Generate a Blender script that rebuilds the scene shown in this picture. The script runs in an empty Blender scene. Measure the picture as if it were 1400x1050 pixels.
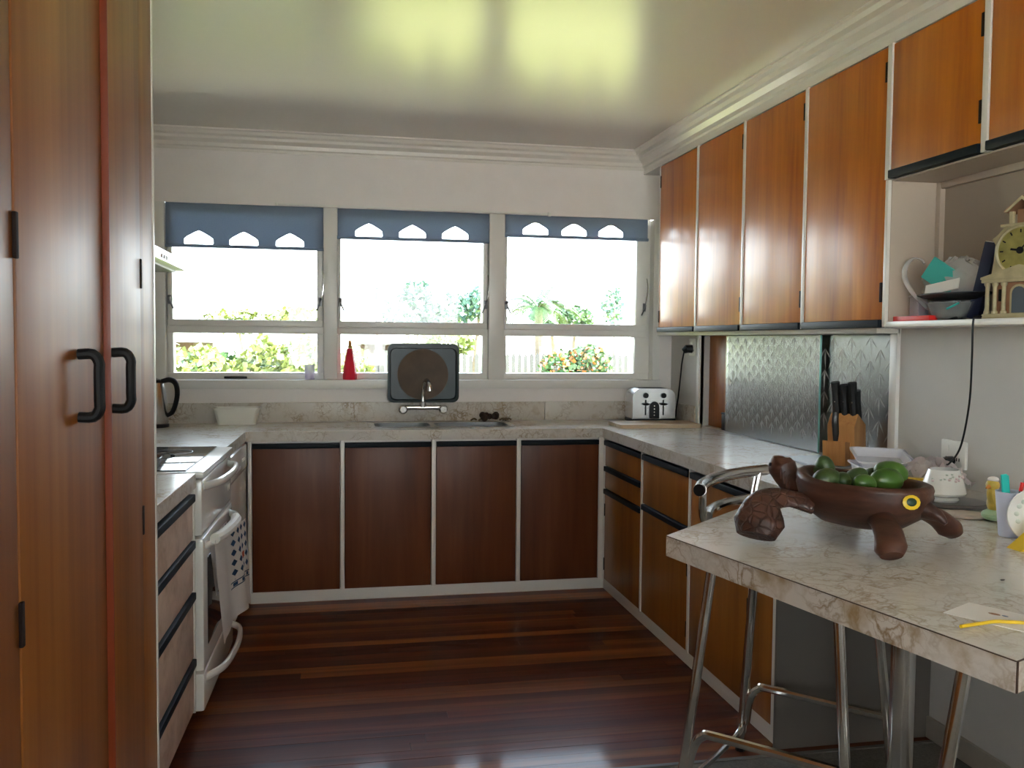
import bpy, bmesh, math, random
from mathutils import Vector, Matrix, geometry
random.seed(7)
PI = math.pi
scene = bpy.context.scene
COL = scene.collection

# ------------------------------------------------------------------ camera
YAW, PITCH, ROLL, EYE = .197, -.0479, .0091, 1.3722
cy_, sy_, cp_, sp_ = math.cos(YAW), math.sin(YAW), math.cos(PITCH), math.sin(PITCH)
R0 = Vector((cy_, -sy_, 0)); F0 = Vector((sy_ * cp_, cy_ * cp_, sp_)); U0 = R0.cross(F0)
R1 = R0 * math.cos(ROLL) + U0 * math.sin(ROLL); U1 = U0 * math.cos(ROLL) - R0 * math.sin(ROLL)
cam_data = bpy.data.cameras.new('camera')
cam_data.sensor_width = 36.0
cam_data.lens = 1230.6 / 1400 * 36
cam_data.clip_start = .02; cam_data.clip_end = 300
cam = bpy.data.objects.new('camera', cam_data)
m3 = Matrix((R1, U1, -F0)).transposed()
cam.matrix_world = Matrix.Translation((0, 0, EYE)) @ m3.to_4x4()
COL.objects.link(cam); scene.camera = cam

# ------------------------------------------------------------------ light and exposure
scene.view_settings.view_transform = 'Standard'
scene.view_settings.look = 'None'
scene.view_settings.exposure = 1.4
scene.view_settings.gamma = 1.0
scene.view_settings.use_curve_mapping = False
SKY = 4.6
world = bpy.data.worlds.new('World'); scene.world = world
world.use_nodes = True
wn = world.node_tree.nodes; wl = world.node_tree.links
bgn = wn['Background']
tcw = wn.new('ShaderNodeTexCoord'); sepw = wn.new('ShaderNodeSeparateXYZ'); rampw = wn.new('ShaderNodeValToRGB')
wl.new(tcw.outputs['Generated'], sepw.inputs[0]); wl.new(sepw.outputs['Z'], rampw.inputs[0]); wl.new(rampw.outputs[0], bgn.inputs['Color'])
rampw.color_ramp.elements[0].position = 0.0; rampw.color_ramp.elements[0].color = (.95, .98, 1, 1)
rampw.color_ramp.elements[1].position = .7; rampw.color_ramp.elements[1].color = (.50, .70, 1, 1)
bgn.inputs['Strength'].default_value = SKY
sd = bpy.data.lights.new('sun', 'SUN'); sd.energy = 26.0; sd.angle = .01; sd.color = (1, .95, .86)
sun = bpy.data.objects.new('sun', sd); COL.objects.link(sun)
sun.rotation_euler = Vector((-.60, .22, -.77)).to_track_quat('-Z', 'Y').to_euler()
scene.cycles.max_bounces = 12; scene.cycles.diffuse_bounces = 6; scene.cycles.glossy_bounces = 5
scene.cycles.transmission_bounces = 8; scene.cycles.transparent_max_bounces = 12
scene.cycles.caustics_reflective = False; scene.cycles.caustics_refractive = False
scene.cycles.sample_clamp_indirect = 6.0

# ------------------------------------------------------------------ materials
def new_mat(name):
    m = bpy.data.materials.new(name); m.use_nodes = True
    nt = m.node_tree; b = nt.nodes['Principled BSDF']
    return m, nt, b
def setp(b, **k):
    for key, v in k.items():
        b.inputs[key].default_value = v
def rgb(c): return (c[0], c[1], c[2], 1)
def plain(name, c, rough=.5, metal=0., coat=0., noise=0., nscale=8., bump=0., bscale=60., spec=.5, emit=None):
    m, nt, b = new_mat(name)
    setp(b, **{'Base Color': rgb(c), 'Roughness': rough, 'Metallic': metal, 'Coat Weight': coat, 'Specular IOR Level': spec})
    b.inputs['Coat Roughness'].default_value = .08
    tc = nt.nodes.new('ShaderNodeTexCoord')
    if noise > 0:
        n = nt.nodes.new('ShaderNodeTexNoise'); n.inputs['Scale'].default_value = nscale; n.inputs['Detail'].default_value = 4
        r = nt.nodes.new('ShaderNodeValToRGB')
        r.color_ramp.elements[0].position = .3; r.color_ramp.elements[1].position = .7
        r.color_ramp.elements[0].color = rgb([x * (1 - noise) for x in c]); r.color_ramp.elements[1].color = rgb([min(1, x * (1 + noise)) for x in c])
        nt.links.new(tc.outputs['Object'], n.inputs['Vector']); nt.links.new(n.outputs['Fac'], r.inputs[0]); nt.links.new(r.outputs[0], b.inputs['Base Color'])
    if bump > 0:
        n2 = nt.nodes.new('ShaderNodeTexNoise'); n2.inputs['Scale'].default_value = bscale; n2.inputs['Detail'].default_value = 3
        bp = nt.nodes.new('ShaderNodeBump'); bp.inputs['Strength'].default_value = bump; bp.inputs['Distance'].default_value = .01
        nt.links.new(tc.outputs['Object'], n2.inputs['Vector']); nt.links.new(n2.outputs['Fac'], bp.inputs['Height']); nt.links.new(bp.outputs[0], b.inputs['Normal'])
    return m
def wood(name, stops, axis='Z', rough=.3, scale=9., stretch=14., coat=.25, rnd=True, coat_rough=.22, bump=.06):
    """stretched-noise timber grain along one local axis, with a different cut on every object"""
    m, nt, b = new_mat(name)
    N = nt.nodes.new; L = nt.links.new
    tc = N('ShaderNodeTexCoord'); mp = N('ShaderNodeMapping')
    s = [scale, scale, scale]; s['XYZ'.index(axis)] = scale / stretch
    mp.inputs['Scale'].default_value = s
    L(tc.outputs['Object'], mp.inputs['Vector'])
    if rnd:
        oi = N('ShaderNodeObjectInfo'); mul = N('ShaderNodeMath'); mul.operation = 'MULTIPLY'; mul.inputs[1].default_value = 37.
        cmb = N('ShaderNodeCombineXYZ')
        L(oi.outputs['Random'], mul.inputs[0])
        for i in range(3): L(mul.outputs[0], cmb.inputs[i])
        L(cmb.outputs[0], mp.inputs['Location'])
    n = N('ShaderNodeTexNoise'); n.inputs['Scale'].default_value = 1.; n.inputs['Detail'].default_value = 5; n.inputs['Distortion'].default_value = .6
    n2 = N('ShaderNodeTexNoise'); n2.inputs['Scale'].default_value = 6.; n2.inputs['Detail'].default_value = 3
    L(mp.outputs[0], n.inputs['Vector']); L(mp.outputs[0], n2.inputs['Vector'])
    mx = N('ShaderNodeMath'); mx.operation = 'MULTIPLY_ADD'; mx.inputs[1].default_value = .30
    L(n2.outputs['Fac'], mx.inputs[0]); L(n.outputs['Fac'], mx.inputs[2])
    r = N('ShaderNodeValToRGB'); cr = r.color_ramp
    k = len(stops)
    while len(cr.elements) < k: cr.elements.new(.5)
    for i, c in enumerate(stops):
        cr.elements[i].position = .42 + .46 * i / (k - 1); cr.elements[i].color = rgb(c)
    L(mx.outputs[0], r.inputs[0]); L(r.outputs[0], b.inputs['Base Color'])
    bp = N('ShaderNodeBump'); bp.inputs['Strength'].default_value = bump; bp.inputs['Distance'].default_value = .004
    L(n2.outputs['Fac'], bp.inputs['Height']); L(bp.outputs[0], b.inputs['Normal'])
    setp(b, **{'Roughness': rough, 'Coat Weight': coat, 'Coat Roughness': coat_rough, 'Specular IOR Level': .24})
    return m
def marble(name, base, vein, patch, rough=.22, scale=5., lo=.56, amt=.7):
    m, nt, b = new_mat(name)
    N = nt.nodes.new; L = nt.links.new
    tc = N('ShaderNodeTexCoord')
    nz = N('ShaderNodeTexNoise'); nz.inputs['Scale'].default_value = scale * 1.1; nz.inputs['Detail'].default_value = 6
    sub = N('ShaderNodeVectorMath'); sub.operation = 'MULTIPLY_ADD'; sub.inputs[1].default_value = (.42, .42, .42)
    L(tc.outputs['Object'], nz.inputs['Vector']); L(nz.outputs['Color'], sub.inputs[0]); L(tc.outputs['Object'], sub.inputs[2])
    fac = None
    outs = []
    for sc, w in ((scale * 1.6, .035), (scale * 3.7, .03)):
        v = N('ShaderNodeTexVoronoi'); v.feature = 'DISTANCE_TO_EDGE'; v.inputs['Scale'].default_value = sc
        L(sub.outputs[0], v.inputs['Vector'])
        rr = N('ShaderNodeMapRange'); rr.inputs['From Min'].default_value = 0; rr.inputs['From Max'].default_value = w * 2.4
        rr.inputs['To Min'].default_value = 1; rr.inputs['To Max'].default_value = 0
        L(v.outputs['Distance'], rr.inputs['Value']); outs.append(rr.outputs[0])
    mm = N('ShaderNodeMath'); mm.operation = 'MAXIMUM'; L(outs[0], mm.inputs[0])
    h = N('ShaderNodeMath'); h.operation = 'MULTIPLY'; h.inputs[1].default_value = .55; L(outs[1], h.inputs[0]); L(h.outputs[0], mm.inputs[1])
    pn = N('ShaderNodeTexNoise'); pn.inputs['Scale'].default_value = scale * .9; pn.inputs['Detail'].default_value = 3
    L(tc.outputs['Object'], pn.inputs['Vector'])
    pr = N('ShaderNodeMapRange'); pr.inputs['From Min'].default_value = .38; pr.inputs['From Max'].default_value = .66
    L(pn.outputs['Fac'], pr.inputs['Value'])
    mul = N('ShaderNodeMath'); mul.operation = 'MULTIPLY'; L(mm.outputs[0], mul.inputs[0]); L(pr.outputs[0], mul.inputs[1])
    c1 = N('ShaderNodeMixRGB'); c1.inputs[1].default_value = rgb(base); c1.inputs[2].default_value = rgb(vein); L(mul.outputs[0], c1.inputs[0])
    p2 = N('ShaderNodeTexNoise'); p2.inputs['Scale'].default_value = scale * 2.3; p2.inputs['Detail'].default_value = 6; L(tc.outputs['Object'], p2.inputs['Vector'])
    p3 = N('ShaderNodeMapRange'); p3.inputs['From Min'].default_value = lo; p3.inputs['From Max'].default_value = lo + .2; p3.inputs['To Max'].default_value = amt
    L(p2.outputs['Fac'], p3.inputs['Value'])
    c2 = N('ShaderNodeMixRGB'); L(p3.outputs[0], c2.inputs[0]); L(c1.outputs[0], c2.inputs[1]); c2.inputs[2].default_value = rgb(patch)
    L(c2.outputs[0], b.inputs['Base Color'])
    setp(b, **{'Roughness': rough})
    return m
def thin_glass(name, tint=(.97, .99, .98), refl=1., rough=.02, bump=None, ior=1.5):
    """a pane: clear through, with Fresnel reflection on its face"""
    m, nt, b = new_mat(name)
    nt.nodes.remove(b)
    N = nt.nodes.new; L = nt.links.new
    out = nt.nodes['Material Output']
    t = N('ShaderNodeBsdfTransparent'); t.inputs[0].default_value = rgb(tint)
    g = N('ShaderNodeBsdfGlossy'); g.inputs['Roughness'].default_value = rough
    f = N('ShaderNodeFresnel'); f.inputs['IOR'].default_value = ior
    ml = N('ShaderNodeMath'); ml.operation = 'MULTIPLY'; ml.inputs[1].default_value = refl; ml.use_clamp = True
    mx = N('ShaderNodeMixShader')
    if bump:
        tc = N('ShaderNodeTexCoord'); mp = N('ShaderNodeMapping'); mp.inputs['Scale'].default_value = bump['scale']
        v = N('ShaderNodeTexVoronoi'); v.inputs['Scale'].default_value = 1.; n = N('ShaderNodeTexNoise'); n.inputs['Scale'].default_value = 2.5
        L(tc.outputs['Object'], mp.inputs[0]); L(mp.outputs[0], v.inputs['Vector']); L(mp.outputs[0], n.inputs['Vector'])
        ad = N('ShaderNodeMath'); ad.operation = 'MULTIPLY'; L(n.outputs['Fac'], ad.inputs[0]); ad.inputs[1].default_value = 1.
        bp = N('ShaderNodeBump'); bp.inputs['Strength'].default_value = bump['k']; bp.inputs['Distance'].default_value = .01
        L(ad.outputs[0], bp.inputs['Height']); L(bp.outputs[0], g.inputs['Normal']); L(bp.outputs[0], f.inputs['Normal'])
    L(f.outputs[0], ml.inputs[0]); L(ml.outputs[0], mx.inputs[0]); L(t.outputs[0], mx.inputs[1]); L(g.outputs[0], mx.inputs[2]); L(mx.outputs[0], out.inputs[0])
    return m
def film(name, c, alpha, rough=.15):
    """thin translucent plastic"""
    m, nt, b = new_mat(name)
    setp(b, **{'Base Color': rgb(c), 'Roughness': rough, 'Alpha': alpha})
    return m

M = {}
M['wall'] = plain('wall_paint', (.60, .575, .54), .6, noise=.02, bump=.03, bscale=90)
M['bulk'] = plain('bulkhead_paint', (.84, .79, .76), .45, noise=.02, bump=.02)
M['ceil'] = plain('ceiling_gloss_paint', (.80, .775, .71), .235, bump=.02, bscale=18, spec=.30)
M['cream'] = plain('cream_gloss_paint', (.78, .74, .68), .3)
M['white'] = plain('white_gloss_paint', (.80, .78, .74), .3)
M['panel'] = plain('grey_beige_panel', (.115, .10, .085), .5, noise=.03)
M['enamel'] = plain('white_enamel', (.82, .80, .76), .18, coat=.3)
M['black'] = plain('black_plastic', (.010, .010, .011), .38, spec=.25)
M['hinge'] = plain('dark_brown_hinge', (.018, .010, .008), .7, spec=.15)
M['pull'] = plain('black_finger_pull', (.010, .014, .019), .5, spec=.12)
M['blackgap'] = plain('black_gap_and_lid', (.006, .006, .007), .6)
M['chrome'] = plain('chrome', (.72, .70, .67), .14, metal=1.)
M['steel'] = plain('brushed_steel', (.62, .62, .61), .26, metal=1., noise=.05, nscale=40)
M['dullsteel'] = plain('dull_steel', (.20, .205, .21), .5, metal=.8)
M['iron'] = plain('grey_metal', (.25, .25, .26), .4, metal=.9)
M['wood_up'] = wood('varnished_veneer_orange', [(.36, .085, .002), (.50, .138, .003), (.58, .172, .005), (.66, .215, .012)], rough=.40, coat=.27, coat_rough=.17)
M['wood_base'] = wood('varnished_veneer_red_shaded', [(.085, .024, .009), (.120, .034, .012), (.142, .042, .015), (.175, .055, .02)], rough=.42, coat=.08)  # red veneer, darkened to hold the shade on the backlit doors
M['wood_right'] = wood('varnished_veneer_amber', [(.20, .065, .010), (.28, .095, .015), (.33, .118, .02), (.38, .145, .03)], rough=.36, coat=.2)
M['wood_pan'] = wood('pantry_timber', [(.15, .042, .006), (.23, .070, .011), (.30, .102, .018), (.36, .14, .03)], rough=.47, scale=6., stretch=30, coat=.13, coat_rough=.24)
def scaled(base):
    m = base.copy(); m.name = 'carved_scales'; nt = m.node_tree; b = nt.nodes['Principled BSDF']
    tc = nt.nodes.new('ShaderNodeTexCoord'); v = nt.nodes.new('ShaderNodeTexVoronoi'); v.feature = 'DISTANCE_TO_EDGE'; v.inputs['Scale'].default_value = 46
    r = nt.nodes.new('ShaderNodeMapRange'); r.inputs['From Max'].default_value = .12
    bp = nt.nodes.new('ShaderNodeBump'); bp.inputs['Strength'].default_value = .8; bp.inputs['Distance'].default_value = .003
    nt.links.new(tc.outputs['Object'], v.inputs['Vector']); nt.links.new(v.outputs['Distance'], r.inputs['Value']); nt.links.new(r.outputs[0], bp.inputs['Height']); nt.links.new(bp.outputs[0], b.inputs['Normal'])
    return m
M['wood_edge'] = wood('red_door_edge', [(.16, .025, .008), (.24, .045, .014)], rough=.4, coat=.2)
M['wood_draw'] = wood('faded_drawer_front', [(.42, .27, .19), (.58, .40, .30), (.68, .49, .38)], axis='Y', rough=.45, scale=8., coat=.1)
M['wood_side'] = wood('orange_board', [(.26, .075, .014), (.38, .12, .02), (.45, .16, .03)], rough=.4, coat=.1)
M['wood_block'] = wood('beech_block', [(.40, .17, .06), (.52, .25, .09), (.6, .32, .13)], rough=.45, coat=.05, scale=16)
M['wood_board'] = wood('worn_board', [(.42, .30, .19), (.58, .44, .30), (.66, .53, .38)], axis='X', rough=.55, coat=0, scale=14)
M['turtle'] = wood('carved_dark_wood', [(.030, .012, .008), (.065, .025, .016), (.10, .040, .024)], axis='X', rough=.42, scale=22, stretch=8, coat=.18, coat_rough=.25, bump=.12)
M['marble'] = marble('marbled_laminate', (.70, .665, .61), (.40, .31, .21), (.55, .47, .36), rough=.2, scale=6.5)
M['marble_edge'] = marble('marbled_laminate_edging', (.60, .55, .49), (.27, .18, .09), (.36, .25, .12), rough=.35, scale=7.5)
M['bar_edge'] = marble('gold_veined_edging', (.58, .52, .46), (.25, .155, .07), (.30, .19, .075), rough=.35, scale=6.0, lo=.50, amt=.85)
M['skirting'] = plain('skirting_paint', (.46, .42, .36), .5)
M['tan'] = plain('tan_shelf_paint', (.52, .43, .345), .5)
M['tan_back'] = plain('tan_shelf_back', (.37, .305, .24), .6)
M['seam'] = plain('brown_seam', (.07, .035, .02), .5)
M['carpet'] = plain('grey_carpet', (.16, .145, .125), .95, noise=.2, nscale=120, bump=.4, bscale=300)
M['blind'] = plain('blue_grey_blind_cloth', (.115, .15, .215), .8, noise=.06, nscale=200, bump=.1, bscale=500)
def translucent(name, c, w):
    m = plain(name, c, .8, noise=.06, nscale=200, bump=.1, bscale=500); nt = m.node_tree
    b = nt.nodes['Principled BSDF']; t = nt.nodes.new('ShaderNodeBsdfTranslucent'); t.inputs[0].default_value = rgb(c)
    mx = nt.nodes.new('ShaderNodeMixShader'); mx.inputs[0].default_value = w
    nt.links.new(b.outputs[0], mx.inputs[1]); nt.links.new(t.outputs[0], mx.inputs[2]); nt.links.new(mx.outputs[0], nt.nodes['Material Output'].inputs[0])
    return m
M['blind'] = translucent('blue_grey_blind_cloth', (.31, .38, .49), .36)
M['glass'] = thin_glass('window_glass')
M['relief'] = thin_glass('patterned_glass', tint=(.88, .92, .90), refl=2.1, rough=.24, bump={'scale': (70, 90, 70), 'k': .10}, ior=1.6)
M['leafglass'] = film('leaf_relief_glass', (.88, .88, .84), .42, .12)
M['glass_edge'] = plain('green_glass_edge', (.25, .62, .55), .15)
M['hob'] = plain('black_ceramic_glass', (.010, .012, .016), .06, spec=.8)
def plank_mat():
    m, nt, b = new_mat('floor_timber')
    N = nt.nodes.new; L = nt.links.new
    tc = N('ShaderNodeTexCoord'); oi = N('ShaderNodeObjectInfo'); mp = N('ShaderNodeMapping'); mp.inputs['Scale'].default_value = (1.2, 26, 26)
    mul = N('ShaderNodeMath'); mul.operation = 'MULTIPLY'; mul.inputs[1].default_value = 53.
    cmb = N('ShaderNodeCombineXYZ'); L(oi.outputs['Random'], mul.inputs[0])
    for i in range(3): L(mul.outputs[0], cmb.inputs[i])
    L(cmb.outputs[0], mp.inputs['Location']); L(tc.outputs['Object'], mp.inputs[0])
    n = N('ShaderNodeTexNoise'); n.inputs['Scale'].default_value = 1.; n.inputs['Detail'].default_value = 4; L(mp.outputs[0], n.inputs['Vector'])
    r1 = N('ShaderNodeValToRGB'); e = r1.color_ramp
    cols = [(0, (.062, .012, .004)), (.25, (.105, .020, .006)), (.5, (.078, .016, .005)), (.7, (.135, .032, .008)), (.88, (.25, .080, .018)), (1, (.09, .019, .006))]
    while len(e.elements) < len(cols): e.elements.new(.5)
    for i, (p, c) in enumerate(cols): e.elements[i].position = p; e.elements[i].color = rgb(c)
    L(oi.outputs['Random'], r1.inputs[0])
    mr = N('ShaderNodeMapRange'); mr.inputs['From Min'].default_value = .3; mr.inputs['From Max'].default_value = .7; mr.inputs['To Min'].default_value = .65; mr.inputs['To Max'].default_value = 1.4
    L(n.outputs['Fac'], mr.inputs['Value'])
    vm = N('ShaderNodeVectorMath'); vm.operation = 'SCALE'; L(r1.outputs[0], vm.inputs[0]); L(mr.outputs[0], vm.inputs['Scale'])
    L(vm.outputs[0], b.inputs['Base Color'])
    setp(b, **{'Roughness': .45, 'Specular IOR Level': .10, 'Coat Weight': .26, 'Coat Roughness': .10})
    return m
M['plank'] = plank_mat()
M['underfloor'] = plain('dark_subfloor', (.02, .008, .005), .8)
# outdoors
M['lawn'] = plain('sunlit_grass', (.265, .275, .075), .9, noise=.3, nscale=1.5)
M['bounce_paving'] = plain('pale_bounce_paving', (.70, .65, .58), .8, noise=.08, nscale=3)  # pale tone chosen to bounce daylight indoors
M['wall_dim'] = plain('dining_wall_paint', (.34, .31, .27), .6)
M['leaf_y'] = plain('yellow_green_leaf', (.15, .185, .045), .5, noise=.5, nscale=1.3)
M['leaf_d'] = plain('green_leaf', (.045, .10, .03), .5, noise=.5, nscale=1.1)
M['leaf_b'] = plain('blue_green_leaf', (.10, .18, .125), .6, noise=.4, nscale=.9)
M['leaf_o'] = plain('orange_leaf', (.36, .12, .03), .5, noise=.4, nscale=2.)
M['bark'] = plain('bark', (.22, .17, .12), .9, noise=.3)
M['fence'] = plain('pale_fence_timber', (.05, .049, .047), .7, noise=.1)
M['brick'] = plain('dark_brick_wall', (.07, .04, .03), .8, noise=.3, nscale=3)
M['roof'] = plain('pale_roof', (.22, .225, .23), .6)
# small things
M['red'] = plain('red_plastic', (.85, .02, .06), .3)
M['tip'] = plain('amber_tip', (.55, .22, .03), .4)
M['plasticw'] = plain('white_plastic', (.80, .78, .72), .35)
M['teflon'] = plain('dark_nonstick', (.018, .034, .038), .36, noise=.12, nscale=12)
M['clay'] = plain('brown_stoneware', (.10, .060, .034), .55, noise=.3, nscale=9)
M['scrub'] = plain('brown_scrubber', (.035, .02, .012), .9, noise=.4, nscale=60, bump=.6, bscale=90)
M['lilac'] = film('lilac_glass', (.82, .74, .90), .38, .1)
M['bagfilm'] = film('clear_bag_film', (.92, .90, .88), .40, .2)
M['tubfilm'] = film('clear_tub_plastic', (.88, .88, .95), .55, .15)
M['cling'] = film('cling_film', (.75, .80, .80), .30, .05)
M['teal'] = plain('teal_card', (.06, .42, .36), .6)
M['paper'] = plain('white_paper', (.80, .77, .74), .7)
M['navy'] = plain('navy_cover', (.018, .026, .07), .45)
M['orange'] = plain('orange_card', (.62, .22, .04), .6)
M['ivory'] = plain('ivory_resin', (.42, .36, .21), .5, noise=.15, nscale=30)
M['dial'] = plain('gilt_dial', (.40, .36, .12), .3, metal=.5, noise=.3, nscale=25)
M['terra'] = plain('brown_paint', (.30, .15, .08), .6)  # plain brown for clock parts and the leaflet picture
M['smoke'] = plain('smoky_panel', (.10, .12, .14), .2)
M['redtray'] = plain('red_tray', (.80, .02, .015), .4)
M['greyplas'] = plain('grey_plastic', (.48, .46, .50), .4)
M['fruit'] = plain('green_fruit_skin', (.040, .078, .020), .4, noise=.35, nscale=22, bump=.1, bscale=70)
M['fruit2'] = plain('bright_green_fruit_skin', (.052, .125, .016), .35, noise=.25, nscale=18)
M['calyx'] = plain('brown_calyx', (.12, .08, .04), .8)
M['yellow'] = plain('yellow_plastic', (.78, .52, .02), .35)
M['stickg'] = plain('dark_green_print', (.02, .06, .03), .4)
M['porc'] = plain('white_porcelain', (.78, .77, .74), .15, coat=.3)
M['pinkprint'] = plain('pink_flower_print', (.74, .60, .61), .3)
M['greenprint'] = plain('grey_green_print', (.56, .60, .54), .3)
M['slate'] = plain('dark_slate', (.10, .09, .085), .35)
M['coaster'] = plain('pale_coaster', (.62, .50, .42), .5, noise=.15, nscale=30)
M['duck'] = plain('yellow_glaze', (.62, .44, .08), .3, noise=.2, nscale=30)
M['mint'] = plain('mint_glaze', (.40, .58, .36), .3)
M['cup'] = plain('lavender_white_plastic', (.62, .64, .78), .35)
M['tealp'] = plain('teal_plastic', (.02, .50, .44), .3)
M['pink'] = plain('pink_tissue', (.92, .78, .77), .7, noise=.22, nscale=14)
M['boardtop'] = plain('glass_board_reflection', (.50, .55, .60), .12)  # pale bluish reflection painted in as the board's own colour
M['knife'] = plain('black_knife_handle', (.012, .012, .012), .35)
M['bluecard'] = plain('blue_print', (.03, .10, .26), .7)
def towel_mat():
    m, nt, b = new_mat('printed_tea_towel')
    N = nt.nodes.new; L = nt.links.new
    tc = N('ShaderNodeTexCoord'); sp = N('ShaderNodeSeparateXYZ'); L(tc.outputs['UV'], sp.inputs[0])
    def mth(op, a, bb=None, c=None):
        n = N('ShaderNodeMath'); n.operation = op
        for i, v in enumerate((a, bb, c)):
            if v is None: continue
            if isinstance(v, (int, float)): n.inputs[i].default_value = v
            else: L(v, n.inputs[i])
        return n.outputs[0]
    u, v = sp.outputs[0], sp.outputs[1]
    fu = mth('ABSOLUTE', mth('SUBTRACT', mth('FRACT', mth('MULTIPLY', u, 7.)), .5))
    fv = mth('ABSOLUTE', mth('SUBTRACT', mth('FRACT', mth('MULTIPLY', v, 9.)), .5))
    dia = mth('LESS_THAN', mth('ADD', fu, fv), .36)
    reg = mth('MULTIPLY', mth('GREATER_THAN', u, .45), mth('GREATER_THAN', v, .42))
    d1 = mth('MULTIPLY', dia, reg)
    band = mth('MULTIPLY', mth('GREATER_THAN', u, .42), mth('LESS_THAN', mth('ABSOLUTE', mth('SUBTRACT', mth('ABSOLUTE', mth('SUBTRACT', v, .37)), .03)), .006))
    tri = mth('MULTIPLY', mth('MULTIPLY', mth('GREATER_THAN', u, .42), mth('LESS_THAN', mth('ABSOLUTE', mth('SUBTRACT', v, .37)), .02)), mth('LESS_THAN', fu, .25))
    blue = mth('MINIMUM', mth('ADD', mth('ADD', d1, band), tri), 1.)
    org = mth('MULTIPLY', mth('LESS_THAN', mth('ABSOLUTE', mth('SUBTRACT', u, .78)), .07), mth('LESS_THAN', mth('ABSOLUTE', mth('SUBTRACT', v, .62)), .035))
    c1 = N('ShaderNodeMixRGB'); c1.inputs[1].default_value = (.88, .83, .80, 1); c1.inputs[2].default_value = (.02, .07, .17, 1); L(blue, c1.inputs[0])
    c2 = N('ShaderNodeMixRGB'); L(c1.outputs[0], c2.inputs[1]); c2.inputs[2].default_value = (.70, .13, .05, 1); L(org, c2.inputs[0])
    L(c2.outputs[0], b.inputs['Base Color']); setp(b, **{'Roughness': .9})
    return m
M['towel'] = towel_mat()

# ------------------------------------------------------------------ mesh helpers
def box(bm, x0, x1, y0, y1, z0, z1, bev=0.):
    r = bmesh.ops.create_cube(bm, size=1.)
    vs = r['verts']
    for v in vs:
        v.co = Vector(((x0 + x1) / 2 + v.co.x * (x1 - x0), (y0 + y1) / 2 + v.co.y * (y1 - y0), (z0 + z1) / 2 + v.co.z * (z1 - z0)))
    if bev > 0:
        es = list({e for v in vs for e in v.link_edges})
        bmesh.ops.bevel(bm, geom=es, offset=bev, segments=2, affect='EDGES', profile=.6)
    return bm
def bx(x0, x1, y0, y1, z0, z1, bev=0.): return box(bmesh.new(), x0, x1, y0, y1, z0, z1, bev)
def ring_faces(bm, a, b, closed=True):
    n = len(a)
    for i in range(n if closed else n - 1):
        j = (i + 1) % n
        bm.faces.new((a[i], a[j], b[j], b[i]))
def smooth_path(pts, k=6):
    P = [Vector(p) for p in pts]
    if len(P) < 3: return P
    out = []
    for i in range(len(P) - 1):
        p0 = P[i - 1] if i > 0 else P[i] * 2 - P[i + 1]
        p1, p2 = P[i], P[i + 1]
        p3 = P[i + 2] if i + 2 < len(P) else P[i + 1] * 2 - P[i]
        for s in range(k):
            t = s / k
            out.append(.5 * ((2 * p1) + (p2 - p0) * t + (2 * p0 - 5 * p1 + 4 * p2 - p3) * t * t + (3 * p1 - p0 - 3 * p2 + p3) * t ** 3))
    out.append(P[-1]); return out
def lerp_list(vals, n):
    out = []
    for i in range(n):
        t = i / (n - 1) * (len(vals) - 1); k = min(int(t), len(vals) - 2); out.append(vals[k] + (vals[k + 1] - vals[k]) * (t - k))
    return out
def tube(bm, pts, r, seg=10, k=1, flat=1., ref=None, caps=True):
    """sweep a round (or flattened) section; r a number or a list of radii spread along the path"""
    P = smooth_path(pts, k) if k > 1 else [Vector(p) for p in pts]
    n = len(P)
    R = lerp_list(r, n) if isinstance(r, (list, tuple)) else [r] * n
    t0 = (P[1] - P[0]).normalized()
    u = Vector(ref) if ref else (Vector((0, 0, 1)) if abs(t0.z) < .9 else Vector((1, 0, 0)))
    prev = None
    rings = []
    for i in range(n):
        t = (P[min(i + 1, n - 1)] - P[max(i - 1, 0)]).normalized()
        u = (u - t * u.dot(t)).normalized(); w = t.cross(u)
        rings.append([bm.verts.new(P[i] + u * (R[i] * flat * math.cos(2 * PI * q / seg)) + w * (R[i] * math.sin(2 * PI * q / seg))) for q in range(seg)])
        if i: ring_faces(bm, rings[-2], rings[-1])
    if caps:
        bm.faces.new(rings[0][::-1]); bm.faces.new(rings[-1])
    return bm
def tb(pts, r, seg=10, k=1, **kw): return tube(bmesh.new(), pts, r, seg, k, **kw)
def lathe(bm, prof, seg=24, c=(0, 0, 0), sx=1., sy=1.):
    rings = []
    for (r, z) in prof:
        if r < 1e-5: rings.append([bm.verts.new((c[0], c[1], c[2] + z))])
        else: rings.append([bm.verts.new((c[0] + sx * r * math.cos(2 * PI * q / seg), c[1] + sy * r * math.sin(2 * PI * q / seg), c[2] + z)) for q in range(seg)])
    for a, b in zip(rings, rings[1:]):
        if len(a) == 1 and len(b) > 1:
            for q in range(seg): bm.faces.new((a[0], b[q], b[(q + 1) % seg]))
        elif len(b) == 1 and len(a) > 1:
            for q in range(seg): bm.faces.new((a[q], b[0], a[(q + 1) % seg]))
        elif len(a) > 1: ring_faces(bm, a, b)
    return bm
def lt(prof, seg=24, c=(0, 0, 0), sx=1., sy=1.): return lathe(bmesh.new(), prof, seg, c, sx, sy)
def prism(bm, poly, z0, z1, axis='Z'):
    """extrude a 2D outline; axis Z: (x,y), Y: (x,z), X: (y,z)"""
    def co(p, h):
        return (p[0], p[1], h) if axis == 'Z' else (p[0], h, p[1]) if axis == 'Y' else (h, p[0], p[1])
    a = [bm.verts.new(co(p, z0)) for p in poly]; b = [bm.verts.new(co(p, z1)) for p in poly]
    ring_faces(bm, a, b); bm.faces.new(a[::-1]); bm.faces.new(b)
    return bm
def pz(poly, z0, z1, axis='Z'): return prism(bmesh.new(), poly, z0, z1, axis)
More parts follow.
